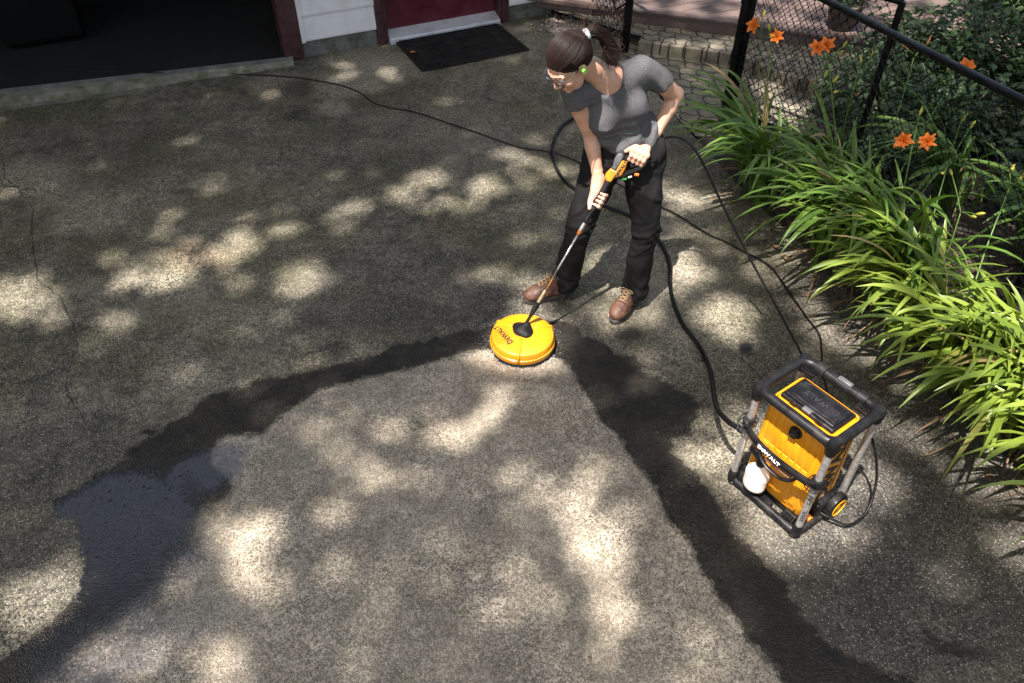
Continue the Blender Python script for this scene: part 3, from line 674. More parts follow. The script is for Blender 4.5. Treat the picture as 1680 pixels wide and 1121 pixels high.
def slab(a, b, th_, z0, z1):
    d = (b - a).normalized(); n = V((-d.y, d.x, 0)); rot = Matrix(((d.x, n.x, 0), (d.y, n.y, 0), (0, 0, 1))); gw.box((a + b) / 2 + V((0, 0, (z0 + z1) / 2)), ((b - a).length, th_, z1 - z0), rot)
slab(gp(-.25, .25, 0), gp(-.25, 6, 0), .12, -.04, 2.62); slab(gp(5.1, .05, 0), gp(5.1, 6, 0), .12, -.04, 2.62); slab(gp(-.3, 6, 0), gp(5.2, 6, 0), .12, -.04, 2.62)
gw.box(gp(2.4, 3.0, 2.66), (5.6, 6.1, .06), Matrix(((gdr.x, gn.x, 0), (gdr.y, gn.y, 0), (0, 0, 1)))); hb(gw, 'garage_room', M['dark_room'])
hd = MB(); hd.box(gp(2.4, .05, 2.45), (5.4, .16, .5), Matrix(((gdr.x, gn.x, 0), (gdr.y, gn.y, 0), (0, 0, 1)))); hb(hd, 'garage_lintel', M['siding'])
gq = MB(); gq.box(gp(6.4, .1, 1.3), (2.6, .2, 2.8), Matrix(((gdr.x, gn.x, 0), (gdr.y, gn.y, 0), (0, 0, 1)))); hb(gq, 'garage_wall', M['siding'])
rf = MB(); E0, E1 = HP(-6.5, 2.72, .45), HP(SE + .35, 2.72, .45); R0, R1 = HP(-6.5, 4.3, -3.6), HP(SE + .35, 4.3, -3.6); F0, F1 = HP(-6.5, 2.72, -7.6), HP(SE + .35, 2.72, -7.6)
rf.add([E0, E1, R1, R0, F0, F1] + [p - V((0, 0, .12)) for p in (E0, E1, R1, R0, F0, F1)], [(0, 1, 2, 3), (3, 2, 5, 4), (6, 9, 8, 7), (9, 10, 11, 8), (0, 6, 7, 1), (4, 5, 11, 10), (1, 7, 8, 2), (2, 8, 11, 5), (0, 3, 9, 6), (3, 4, 10, 9)])
hb(rf, 'roof', simple('roof_shingle', (.06, .055, .05), .9, bumpd=.01, bs=20))
# bin standing in the garage
bn = MB(); c0 = G(62, 78, .05); bn.box(c0 + V((0, .2, .33)), (.62, .45, .60), RH, bev=.04, taper=(1.08, 1.08)); bn.box(c0 + V((0, .2, .665)), (.74, .55, .05), RH, bev=.02)
tag(bn.build('storage_bin', M['bin']), 'black lidded storage bin standing inside the dark garage', 'storage bin')
# black downpipe at the house corner
dp = MB(); dp.box(HP(SE + .075, 1.3, -.02), (.08, .10, 2.66), RH, bev=.02); dp.box(HP(SE + .08, .06, .03), (.13, .17, .13), RH, bev=.02)
tag(dp.build('downpipe', M['fence_black']), 'black downpipe at the right corner of the white siding', 'downpipe')

# ------------------------------------------------------------------ doormat
MO = (G(650, 70) + G(862.6, 85)) / 2; mx = V((.90, .435, 0)).normalized(); my = V((-mx.y, mx.x, 0)); MR = Matrix(((mx.x, my.x, 0), (mx.y, my.y, 0), (0, 0, 1)))
MO = (G(650, 70) + G(697, 117.6) + G(816, 40) + G(862.6, 85)) / 4
dm = MB(); mw, mh = .98, .66; dm.box(MO + V((0, 0, .010)), (mw, mh, .012), MR, bev=.004)
for (a, b, t) in ((.93, .61, .016), (.84, .52, .016), (.66, .34, .016), (.56, .25, .012), (.44, .14, .012)):
    for sx, sy, lx, ly in ((0, 1, a, t), (0, -1, a, t), (1, 0, t, b - t - .002), (-1, 0, t, b - t - .002)):
        dm.box(MO + MR @ V((sx * (a / 2 - t / 2), sy * (b / 2 - t / 2), .019)), (lx, ly, .008), MR, bev=.003)
for i in range(30):
    x = -.44 + i * .03
    for sy in (-1, 1): dm.box(MO + MR @ V((x, sy * .28, .018)), (.008, .03, .006), MR)
tag(dm.build('doormat', M['mat']), 'black ribbed rubber doormat in front of the dark red door', 'doormat')

# fallen leaf and scattered debris
def leaf_quad(mb, c, L, W_, d, up, fold=.25, n=4):
    d = V(d).normalized(); s_ = d.cross(V(up)).normalized(); u = s_.cross(d); vs = []; fs = []
    for i in range(n + 1):
        t = i / n; w_ = W_ * math.sin(math.pi * min(1, t * .92 + .06)) ** .8; p = V(c) + d * (L * t) + u * (-.35 * L * t * t * fold * 2)
        vs += [p - s_ * w_ / 2 + u * w_ * fold, p, p + s_ * w_ / 2 + u * w_ * fold]
    for i in range(n):
        for j in (0, 1): fs.append((3 * i + j, 3 * i + j + 1, 3 * i + j + 4, 3 * i + j + 3))
    mb.add(vs, fs)
lf = MB(); leaf_quad(lf, G(673, 87, .028), .05, .035, (1, .4, .1), (0, 0, 1)); tag(lf.build('fallen_leaf', M['wilted']), 'single curled orange brown leaf lying on the doormat', 'leaf')
#__FENCE__
# ------------------------------------------------------------------ fence and gate
P1, P2 = V((.961, 6.626, 0)), V((1.535, 5.290, 0)); FD = (P2 - P1).normalized()
FEND = P2 + FD * 5.6; FH = 1.13
def chain(mb, a, b, z0, z1, pt=.036, r=.0029, seed=1, spikes=True):
    rr = random.Random(seed); d = (b - a); L = d.length; d.normalize(); nrm = V((-d.y, d.x, 0)); nw = int(L / pt); nz = int((z1 - z0) / pt)
    ph1, ph2 = rr.uniform(0, 6), rr.uniform(0, 6)
    for i in range(nw):
        pts = []
        for j in range(nz + 1):
            s_ = i + ((i + j) % 2) + (.0 if (i + j) % 2 else .0); s_ = (i + (1.08 if (i + j) % 2 else -.08)) * pt
            z = z0 + j * pt; bow = .018 * math.sin(s_ * 2.1 + ph1) * math.sin(z * 2.6 + ph2) * math.sin(math.pi * j / nz)
            pts.append(a + d * (s_ + .004 * math.sin(z * 9 + i * .3)) + nrm * (bow + (.0022 if j % 2 else -.0022)) + V((0, 0, z)))
        if spikes: pts.append(pts[-1] + V((0, 0, .03)) + d * rr.uniform(-.012, .012) + nrm * rr.uniform(-.012, .012))
        mb.tube(pts, r, 4, caps=False)
def post(mb, p, h, r=.032):
    mb.tube([p + V((0, 0, -.05)), p + V((0, 0, h))], r, 16); mb.lathe([(r * 1.12, 0), (r * 1.15, .02), (r * .9, .045), (0, .055)], p + V((0, 0, h)), 16)
fence = thing('chain_link_fence', 'long black chain link fence behind the orange daylilies, top rail running off to the right', 'fence', tuple(P2))
def fpart(mb, name, mat=None, parent=None, base=P2, **k):
    o = mb.build(name, mat or M['fence_black'], None, **k); o.data.transform(Matrix.Translation(-base)); o.parent = parent; return o
m_ = MB(); chain(m_, P2 + FD * .05, FEND, .04, FH - .01, seed=2); fpart(m_, 'wire_mesh', parent=fence)
m_ = MB(); m_.tube([P2 + FD * .0 + V((0, 0, FH)), FEND + V((0, 0, FH))], .021, 14)
fpart(m_, 'top_rail', parent=fence, smooth=True)
m_ = MB(); m_.tube([P2 + FD * .02 + V((0, 0, .035)), FEND + V((0, 0, .035))], .004, 6); fpart(m_, 'tension_wire', parent=fence)
for k in (0, 2.42, 4.84):
    m_ = MB(); post(m_, P2 + FD * k + (V((0, 0, 0)) if k == 0 else FD.cross(V((0, 0, 1))) * -.045), FH + .06, .036 if k == 0 else .027); fpart(m_, 'post', parent=fence, auto=35)
m_ = MB()
for z in (.2, .55, .9):
    for q in (0,): m_.lathe([(.040, -.012), (.0415, -.012), (.0415, .012), (.040, .012)], P2 + V((0, 0, z)), 16)
m_.box(P2 + FD * .062 + V((0, 0, .58)), (.006, .02, 1.06), Matrix(((FD.x, -FD.y, 0), (FD.y, FD.x, 0), (0, 0, 1)))); fpart(m_, 'tension_band', parent=fence)
lfence = thing('chain_link_fence', 'short black chain link panel between the house corner and the gatepost', 'fence', tuple(P1))
PC = HP(SE + .16, 0, -.12)
m_ = MB(); chain(m_, PC, P1 - (P1 - PC).normalized() * .03, .05, FH - .01, seed=5, r=.0038); fpart(m_, 'wire_mesh', parent=lfence, base=P1)
m_ = MB(); m_.tube([PC + V((0, 0, FH)), P1 + V((0, 0, FH))], .021, 12); fpart(m_, 'top_rail', parent=lfence, base=P1, smooth=True)
m_ = MB(); post(m_, P1, FH + .06, .034); m_.box(P1 + (PC - P1).normalized() * .055 + V((0, 0, .6)), (.012, .012, 1.08)); fpart(m_, 'post', parent=lfence, base=P1, auto=35)
m_ = MB(); m_.tube([P1 + V((-.02, -.02, .42)), P1 + V((-.11, .02, .36)), P1 + V((-.13, .06, .55)), P1 + V((-.05, .06, .85)), P1 + V((.0, .04, .95))], .009, 8, sm=6); fpart(m_, 'latch_cable', M['black_rubber'], lfence, P1)
# gate leaf swung open behind the fence
GD = (V((2.24, 4.72, 0)) - V((1.60, 5.33, 0))).normalized(); g0 = P2 + V((.055, .05, 0)); g1 = g0 + GD * .93
gate = thing('gate_leaf', 'black chain link gate leaf swung fully open behind the fence', 'gate', tuple(g0))
m_ = MB(); zz0, zz1 = .10, FH - .02
for a, b in (((g0, zz0), (g0, zz1)), ((g1, zz0), (g1, zz1)), ((g0, zz1), (g1, zz1)), ((g0, zz0), (g1, zz0))): m_.tube([a[0] + V((0, 0, a[1])), b[0] + V((0, 0, b[1]))], .021, 12)
fpart(m_, 'gate_frame', parent=gate, base=g0, auto=35)
m_ = MB(); chain(m_, g0 + GD * .02, g1 - GD * .02, zz0, zz1, seed=9, spikes=False); fpart(m_, 'wire_mesh', parent=gate, base=g0)

# ------------------------------------------------------------------ plants
class LF:                                                  # ribbons and leaves with a tone per leaf
    def __init__(s): s.v = []; s.f = []; s.t = []
    def strap(s, base, az, L, lean0, lean1, wd, tone, pw=1.5, n=11, twist=0.0):
        p = V(base); b = len(s.v); dh = V((math.cos(az), math.sin(az), 0)); sd_ = V((-dh.y, dh.x, 0))
        for i in range(n + 1):
            t = i / n; phi = lean0 + (lean1 - lean0) * t ** pw; d = dh * math.sin(phi) + V((0, 0, math.cos(phi)))
            w_ = wd * (.55 + .45 * min(1, t * 3.5)) * (1 - max(0, (t - .55) / .45) ** 1.8) + .0012
            nr = d.cross(sd_); tw = twist * t; s2 = sd_ * math.cos(tw) + nr * math.sin(tw); up = -nr if nr.z < 0 else nr
            s.v += [p - s2 * w_ / 2 + up * w_ * .22, p, p + s2 * w_ / 2 + up * w_ * .22]; s.t += [tone] * 3
            p = p + d * (L / n)
            if p.z < .012: p.z = .012 + rnd.uniform(0, .01)
            if i:
                q = b + 3 * i
                s.f += [(q - 3, q - 2, q + 1, q), (q - 2, q - 1, q + 2, q + 1)]
        return p
    def leaf(s, p, d, up, L, W_, tone, fold=.3):
        d = V(d).normalized(); sd_ = d.cross(V(up)); sd_ = sd_.normalized() if sd_.length > 1e-3 else d.orthogonal().normalized(); u = sd_.cross(d); b = len(s.v); p = V(p)
        s.v += [p, p + d * L * .35 - sd_ * W_ / 2 + u * W_ * fold, p + d * L * .42, p + d * L * .35 + sd_ * W_ / 2 + u * W_ * fold, p + d * L * .72 - sd_ * W_ * .36 + u * W_ * fold * .6 - u * L * .04, p + d * L * .72 + sd_ * W_ * .36 + u * W_ * fold * .6 - u * L * .04, p + d * L - u * L * .12]
        s.t += [tone] * 7; s.f += [(b, b + 2, b + 1), (b, b + 3, b + 2), (b + 1, b + 2, b + 6, b + 4), (b + 2, b + 3, b + 5, b + 6)]
    def build(s, name, mat, parent=None, base=None):
        v = s.v if base is None else [x - base for x in s.v]
        o = obj(name, v, s.f, mat, parent, True); a = o.data.attributes.new('tone', 'FLOAT', 'POINT'); a.data.foreach_set('value', s.t); return o

def add_tone(o, t=.5):
    a = o.data.attributes.new('tone', 'FLOAT', 'POINT'); a.data.foreach_set('value', [t] * len(o.data.vertices))
CL = [  # x, y, leaves, length, mean azimuth, label
 (1.63, 4.70, 44, .66, 185, 'daylily clump at the foot of the gatepost, leaves reaching over the paving'),
 (2.00, 4.42, 52, .62, 200, 'daylily clump behind the first one, pressed against the black mesh'),
 (1.98, 4.02, 62, .68, 195, 'daylily clump with tall arching leaves below the single pale bud'),
 (2.22, 3.88, 52, .66, 215, 'shaded daylily clump close to the fence mesh under the paired orange flowers'),
 (2.18, 3.52, 68, .66, 200, 'broad daylily clump spreading over the drive in the middle of the bed'),
 (2.42, 3.42, 50, .68, 220, 'upright daylily clump tight against the fence in the middle of the bed'),
 (2.36, 3.10, 72, .64, 205, 'sunlit daylily clump beside the second fence post'),
 (2.42, 2.74, 78, .62, 200, 'bright yellow green daylily clump leaning furthest over the drive'),
 (2.62, 2.86, 54, .62, 225, 'dense daylily clump at the right edge below the fence post'),
 (2.52, 2.40, 74, .60, 205, 'sunlit daylily clump with a few dry leaves at its foot'),
 (2.74, 2.42, 60, .60, 215, 'daylily clump at the right edge above the dry leaves'),
 (2.62, 2.05, 62, .58, 200, 'lowest daylily clump at the right edge of the picture'),
 (1.86, 4.30, 50, .70, 195, 'daylily clump just below the first clump, spilling onto the concrete'),
 (2.10, 3.75, 54, .70, 200, 'daylily clump in front of the mesh whose long leaves droop onto the drive'),
 (2.30, 3.30, 56, .66, 200, 'daylily clump at the drive edge opposite the taut black hose'),
 (2.50, 2.62, 56, .62, 205, 'yellow green daylily clump in the thick of the sunlit row'),
 (2.62, 1.78, 50, .55, 190, 'daylily clump cut by the right edge of the picture, nearest the camera'),
 (2.98, 3.60, 46, .70, 200, 'shaded daylily clump behind the fence mesh at the right'),
 (2.70, 4.20, 46, .70, 205, 'shaded daylily clump behind the mesh with silvery back lit leaves'),
]
GRP = 'daylily clumps along the drive edge'
clumps = []
CL = [(x - (0 if i < 3 else   .12 if i < 5 else  .26 if i < 17 else 0), y, n, L * (1.30 if i > 2 else 1.15), az, lab) for i, (x, y, n, L, az, lab) in enumerate(CL)]
for i, (x, y, n, L, az, lab) in enumerate(CL):
    base = V((x, y, .0)); t = thing('daylily', lab, 'daylily', tuple(base), 0, GRP); l = LF(); dl_ = LF()
    for k in range(int(n * 1.0)):
        a = R(az) + rnd.gauss(0, .95); fr = math.cos(a - R(az)) * .5 + .5
        b = base + V((rnd.gauss(0, .055), rnd.gauss(0, .055), .015)); ln = L * rnd.uniform(.62, 1.16) * (.72 + .3 * fr)
        l.strap(b, a, ln, R(rnd.uniform(2, 22)), R(rnd.uniform(85, 160) * (.62 + .38 * fr)), rnd.uniform(.023, .040), rnd.random(), rnd.uniform(1.1, 1.9), twist=rnd.uniform(-.7, .7))
    for k in range(7 if i > 4 else 3):
        a = R(az) + rnd.gauss(0, 1.1); b = base + V((rnd.gauss(0, .05), rnd.gauss(0, .05), .01))
        dl_.strap(b, a, L * rnd.uniform(.35, .7), R(rnd.uniform(30, 60)), R(rnd.uniform(110, 150)), rnd.uniform(.008, .015), rnd.random(), .7, 8, rnd.uniform(-2, 2))
    l.build('foliage', M['yellow_lily_leaf'] if y < 3.35 else M['lily_leaf'], t, base); dl_.build('dry_foliage', M['dry_leaf'], t, base); clumps.append((t, base))
# flower stems
def petal(mb, c, ax, u, L, W_, curl, ruff, ph):
    ax = V(ax).normalized(); u = V(u); n = 7; vs = []; b = len(mb.v)
    side = ax.cross(u).normalized(); p = V(c)
    for i in range(n + 1):
        t = i / n; phi = R(18) + R(curl) * t ** 1.3; d = ax * math.cos(phi) + u * math.sin(phi); w_ = W_ * (math.sin(math.pi * min(1, .12 + t * .86)) ** .7)
        rf_ = ruff * math.sin(t * 11 + ph) * w_; nr = side.cross(d)
        mb.v += [p - side * w_ / 2 + nr * rf_, p - nr * w_ * .12, p + side * w_ / 2 - nr * rf_ * .8]; mb.t += [.35 + .6 * t] * 3; p = p + d * (L / n)
        if i:
            q = b + 3 * i; mb.f += [(q - 3, q - 2, q + 1, q), (q - 2, q - 1, q + 2, q + 1)]
def scape(clump, tips, root=None, bend=None):
    """one flowering stem: tips = [(px, py, z, kind)]"""
    t, base = clump; ps = [G(a, b, z) for a, b, z, k in tips]; top = sum(ps, V((0, 0, 0))) / len(ps); top.z = min(p.z for p in ps) - .05
    r0 = root or base + V((rnd.uniform(-.04, .04), rnd.uniform(-.04, .04), .02)); s = MB(); mid = r0.lerp(top, .55) + V((rnd.uniform(-.02, .02), rnd.uniform(-.02, .02), .04))
    s.tube([r0, mid, top], [.0042, .0038, .0032], 7, sm=8)
    for p in ps: s.tube([top, top.lerp(p, .5) + V((0, 0, .006)), p], .0026, 6, sm=4)
    so_ = s.build('flower_stem', M['stalk'], None, smooth=True); so_.data.transform(Matrix.Translation(-base)); so_.parent = t; add_tone(so_)
    for (a, b, z, k), p in zip(tips, ps):
        if k == 'F':
            fl_ = LF(); ax = ((V((0, 0, 2.8)) - p).normalized() * .55 + V((rnd.uniform(-.5, .5), rnd.uniform(-.4, .2), .35))).normalized(); u0 = ax.orthogonal().normalized()
            for j in range(17):
                an = j * 2 * math.pi / 6 + (.5 if j > 5 else 0) + (.3 if j > 11 else 0) + rnd.uniform(-.15, .15); u = Matrix.Rotation(an, 3, ax) @ u0; petal(fl_, p, ax, u, rnd.uniform(.062, .078) * (1 if j < 6 else .8), rnd.uniform(.018, .030), rnd.uniform(60, 135) if j < 6 else rnd.uniform(20, 90), .34, rnd.uniform(0, 6))
            fo = fl_.build('flower', M['petal'], t, base); cr_ = LF()
            for j in range(6):
                u = Matrix.Rotation(j * 1.05 + .3, 3, ax) @ u0; cr_.strap(p + ax * .004, 0, .0001, 0, 0, .0001, .5, n=1); q = p + ax * .006
                cr_.leaf(q, ax + u * .35, u, .055, .004, .8); 
            cf = cr_.build('stamens', M['petal_core'], None); cf.data.transform(Matrix.Translation(-base)); cf.parent = fo
        else:
            bd = MB(); d = (p - top).normalized(); L_ = .05 if k == 'B' else .065; r_ = .0085 if k == 'B' else .006
            bd.lathe([(.002, 0), (r_ * .7, L_ * .2), (r_, L_ * .5), (r_ * .75, L_ * .8), (.001, L_)], p, 10, rot_to((d + V((rnd.uniform(-.4, .4), rnd.uniform(-.4, .4), rnd.uniform(-.2, .5))))))
            bo = bd.build('bud' if k == 'B' else 'wilted_flower', M['bud'] if k == 'B' else M['wilted'], None, smooth=True); bo.data.transform(Matrix.Translation(-base)); bo.parent = t; add_tone(bo, rnd.random())
scape(clumps[0], [(1240, 44, .92, 'F'), (1252, 30, .93, 'B'), (1262, 62, .90, 'B')])
scape(clumps[0], [(1275, 62, .90, 'F'), (1263, 52, .93, 'B')])
scape(clumps[2], [(1340, 80, .98, 'F'), (1356, 76, .98, 'F'), (1375, 90, .96, 'B'), (1382, 78, .97, 'B')])
scape(clumps[2], [(1332, 140, .86, 'W'), (1352, 128, .86, 'B'), (1365, 136, .84, 'B')])
scape(clumps[1], [(1405, 158, .84, 'W'), (1412, 105, .92, 'B'), (1430, 96, .92, 'B'), (1375, 150, .84, 'B')])
scape(clumps[4], [(1483, 232, .82, 'F'), (1522, 234, .82, 'F'), (1508, 190, .86, 'B')])
scape(clumps[3], [(1582, 112, .95, 'F'), (1556, 118, .93, 'B')])
scape(clumps[3], [(1490, 82, .96, 'W'), (1520, 74, .97, 'W')])
scape(clumps[6], [(1576, 200, .86, 'B'), (1590, 212, .84, 'B'), (1548, 285, .72, 'B')])
scape(clumps[7], [(1657, 285, .80, 'B'), (1672, 298, .78, 'B')])
scape(clumps[6], [(1592, 355, .62, 'B'), (1600, 352, .62, 'B'), (1562, 288, .66, 'B')])

def bush(name, lab, cat, c, rad, n, ls, mat, group=None, stems=6, az=None):
    c = V(c); t = thing(name, lab, cat, (c.x, c.y, 0), 0, group); b0 = V((c.x, c.y, 0)); l = LF(); s = MB()
    for k in range(n):
        d = V((rnd.gauss(0, 1), rnd.gauss(0, 1), rnd.gauss(0, 1))).normalized(); r_ = rnd.random() ** .42
        cl = .78 + .30 * math.sin(d.x * 7 + c.x * 5) * math.sin(d.y * 6 + c.y * 3) * math.sin(d.z * 5 + 1)
        p = V((c.x + d.x * rad[0] * r_ * cl, c.y + d.y * rad[1] * r_ * cl, max(.02, c.z + d.z * rad[2] * r_ * cl)))
        dr_ = V((d.x + rnd.gauss(0, .5), d.y + rnd.gauss(0, .5), rnd.uniform(-.45, .35))); up = V((rnd.gauss(0, .35), rnd.gauss(0, .35), 1))
        L_ = ls * rnd.uniform(.55, 1.3); l.leaf(p, dr_, up, L_, L_ * rnd.uniform(.5, .72), rnd.random())
    for k in range(stems):
        e = c + V((rnd.uniform(-1, 1) * rad[0] * .6, rnd.uniform(-1, 1) * rad[1] * .6, rnd.uniform(.2, .8) * rad[2])); s.tube([b0, b0.lerp(e, .5) + V((rnd.uniform(-.05, .05), rnd.uniform(-.05, .05), .05)), e], [.010, .003], 6, sm=4)
    l.build('foliage', mat, t, b0); so_ = s.build('stems', M['bark'], None); so_.data.transform(Matrix.Translation(-b0)); so_.parent = t
    return t
BG = 'shrubs behind the fence'
bush('shrub', 'low pale leaved ground cover shrub behind the open gate leaf', 'shrub', (2.60, 5.42, .22), (.50, .42, .38), 1500, .055, M['pale_leaf'], BG)
bush('shrub', 'dark leafy shrub between the daylilies and the step, seen through the mesh', 'shrub', (2.95, 4.95, .25), (.55, .5, .42), 1700, .06, M['shrub_leaf'], BG)
bush('shrub', 'dark green shrub above the fence rail near the top edge of the photo', 'shrub', (3.35, 5.75, .35), (.62, .55, .52), 2200, .06, M['shrub_leaf'], BG)
bush('shrub', 'shrub with round pale leaves standing beside the gate leaf end', 'shrub', (2.95, 5.85, .32), (.42, .36, .42), 1300, .06, M['pale_leaf'], BG)
bush('shrub', 'deep green shrub filling the top right corner', 'shrub', (4.2, 5.6, .45), (.75, .75, .65), 2600, .07, M['shrub_leaf'], BG)
bush('shrub', 'broad dark shrub just beyond the top rail at the right edge', 'shrub', (3.75, 4.75, .38), (.7, .65, .55), 2600, .065, M['shrub_leaf'], BG)
bush('shrub', 'shaded shrub behind the mesh at the right edge below the rail', 'shrub', (3.35, 4.05, .30), (.6, .55, .48), 2200, .06, M['shrub_leaf'], BG)
bush('shrub', 'shaded shrub behind the fence at the lower right', 'shrub', (3.6, 3.2, .3), (.6, .6, .45), 1800, .06, M['shrub_leaf'], BG)
bush('shrub', 'low dark undergrowth between the orange flower pair and the gate', 'shrub', (2.5, 4.75, .14), (.4, .42, .24), 1100, .05, M['shrub_leaf'], BG)
bush('shrub', 'tall shrub at the very top of the garden, darkest of the shrubs', 'shrub', (4.6, 6.9, .6), (1.0, .8, .8), 2600, .08, M['shrub_leaf'], BG)
bush('shrub', 'reddish leaved low plant growing behind the panel by the house corner', 'plant', (.62, 7.42, .10), (.22, .18, .14), 420, .03, M['red_leaf'])
# planter with yellow and red flowers on the deck
pc = G(1378, 45, .2); pt = thing('flower_pot', 'dark round flower pot with yellow and red blooms on the deck', 'flower pot', (pc.x, pc.y, .2))
m_ = MB(); m_.lathe([(.10, 0), (.135, .16), (.15, .19), (.155, .21), (.14, .21), (.13, .17), (0, .17)], (0, 0, .002), 28); m_.build('pot', M['terracotta'], pt, smooth=True)
l = LF()
for k in range(160):
    a = rnd.uniform(0, 6.28); r_ = rnd.uniform(0, .15); l.leaf((r_ * math.cos(a), r_ * math.sin(a), .2 + rnd.uniform(0, .12)), (math.cos(a), math.sin(a), rnd.uniform(-.2, .8)), (0, 0, 1), .05, .03, rnd.random())
l.build('foliage', M['shrub_leaf'], pt)
for k in range(7):
    fl_ = LF(); a = rnd.uniform(0, 6.28); r_ = rnd.uniform(.02, .13); c_ = V((r_ * math.cos(a), r_ * math.sin(a), .31))
    for j in range(6): fl_.leaf(c_, (math.cos(j * 1.05), math.sin(j * 1.05), .4), (0, 0, 1), .032, .022, rnd.random())
    fl_.build('bloom', M['petal_core'] if k % 2 else M['petal'], pt)
# gravel and litter by the house corner
gr = MB()
for k in range(420):
    p = V((.50 + rnd.gauss(0, .12), 7.18 + rnd.gauss(0, .09), 0)); 
    if (p - HP(SE, 0, 0)).dot(WN) < -.0 and p.x < .40: continue
    s_ = rnd.uniform(.008, .022); gr.box((p.x, p.y, s_ * .4), (s_ * 1.5, s_, s_ * .8), Matrix.Rotation(rnd.uniform(0, 3), 3, 'Z') @ Matrix.Rotation(rnd.uniform(-.5, .5), 3, 'X'), bev=s_ * .3)
tag(gr.build('gravel', concrete('gravel_stone', (.12, .08, .06), (.45, .40, .34), 30)), 'loose reddish gravel heaped by the house corner', 'gravel', kind='stuff')
l = LF()
for k in range(500):
    y = rnd.uniform(1.7, 5.0); x = eX(y) + rnd.gauss(.10, .13)
    if rnd.random() < .3 and y > 3.2: x = eX(y) + rnd.gauss(-.1, .14)
    a = rnd.uniform(0, 6.28); L_ = rnd.uniform(.02, .055); l.leaf((x, y, .035 if x > eX(y) else .012), (math.cos(a), math.sin(a), .12), (0, 0, 1), L_, L_ * rnd.uniform(.12, .5), rnd.random())
for k in range(70):
    p = G(rnd.uniform(0, 1500), rnd.uniform(140, 1100)); a = rnd.uniform(0, 6.28); L_ = rnd.uniform(.006, .022); l.leaf((p.x, p.y, .012), (math.cos(a), math.sin(a), .05), (0, 0, 1), L_, L_ * rnd.uniform(.15, .6), rnd.random())
for k in range(60):
    p = G(rnd.uniform(540, 760), rnd.uniform(78, 150)); a = rnd.uniform(0, 6.28); l.leaf((p.x, p.y, .012), (math.cos(a), math.sin(a), .05), (0, 0, 1), .05, .004, rnd.random())
tag(l.build('leaf_litter', M['dry_leaf']), 'dry leaf litter scattered along the flower bed edge', 'leaf litter', kind='stuff')
#__PEOPLE__
# ------------------------------------------------------------------ pressure washer (local: x width, -y front, z up)
MC = V((1.165, 2.050, 0)); mrz = R(-54.0)
pw = thing('pressure_washer', 'yellow and black electric pressure washer with silver tube frame, standing on the drive', 'pressure washer', tuple(MC), mrz)
MW = Matrix.Translation(MC) @ Matrix.Rotation(mrz, 4, 'Z')
hx, hy, ztop = .175, .140, .585
def rrect(ax, ay, r, z, n=6):
    out = []
    for cx, cy, a0 in ((1, 1, 0), (-1, 1, 90), (-1, -1, 180), (1, -1, 270)):
        for k in range(n + 1): a = R(a0 + 90 * k / n); out.append(V((cx * (ax - r) + r * math.cos(a), cy * (ay - r) + r * math.sin(a), z)))
    return out
m_ = MB(); m_.tube(rrect(hx, hy, .035, .032), .017, 12, closed=True); m_.box((0, .02, .03), (.30, .21, .02), bev=.006)
for x in (-.1, 0, .1): m_.box((x, -.115, .036), (.05, .03, .012), bev=.003)
base_f = m_.build('base_frame', M['black_plastic'], pw, auto=35)
for x in (-1, 1):
    m_ = MB(); m_.lathe([(.022, 0), (.022, .012), (.012, .02)], (x * (hx - .01), -hy + .01, .001), 16); m_.build('rubber_foot', M['black_rubber'], base_f, auto=40)
posts = {}
for sx in (-1, 1):
    for sy in (-1, 1):
        m_ = MB(); m_.tube([(sx * hx * .985, sy * hy * .97, .055), (sx * hx * .985, sy * hy * .97, .545)], .0145, 18)
        posts[sx, sy] = m_.build('upright_tube', M['alu'], pw, auto=35)
        m_ = MB(); m_.lathe([(.021, 0), (.022, .03), (.018, .055)], (sx * hx * .985, sy * hy * .97, .03), 18); m_.build('tube_socket', M['black_plastic'], pw, auto=35)
# top handle frame
m_ = MB(); rr_ = rrect(hx, hy, .045, ztop, 8); m_.tube([p for p in rr_ if not (p.y > hy - .001 and abs(p.x) < .1)], .0205, 14, closed=True)
for sx in (-1, 1):
    for sy in (-1, 1):
        m_.lathe([(.018, -.055), (.022, -.045), (.026, -.015), (.026, .008), (.019, .020), (0, .023)], (sx * hx * .985, sy * hy * .965, ztop), 12)
        m_.tube([(sx * hx * .985, sy * hy * .965, ztop - .05), (sx * hx * .96, sy * hy * .95, ztop - .02), (sx * hx * .80, sy * hy * .98, ztop)], [.021, .026, .022], 12, sm=4)
top = m_.build('top_frame', M['black_plastic'], pw, auto=38)
for sx in (-1, 1):
    m_ = MB()
    m_.lathe([(.027, -.022), (.029, -.02), (.029, .02), (.027, .022)], (sx * .095, hy, ztop), 16, rot_to((1, 0, 0)))
    for k in range(6): m_.box((sx * .13, hy - .035 - .0, ztop - .012 + 0 * k), (.004, .03, .03)) if k == 9 else m_.box((sx * (.105 + k * .009), hy - .034, ztop - .008), (.0045, .030, .028), bev=.001)
    m_.box((sx * .128, hy - .032, ztop - .016), (.062, .034, .018), bev=.004)
    m_.build('handle_vent', M['black_plastic'], top, auto=38)
m_ = MB(); m_.box((.01, hy, ztop + .022), (.062, .022, .014), bev=.005); m_.build('latch', M['grey_plastic'], top, auto=38)
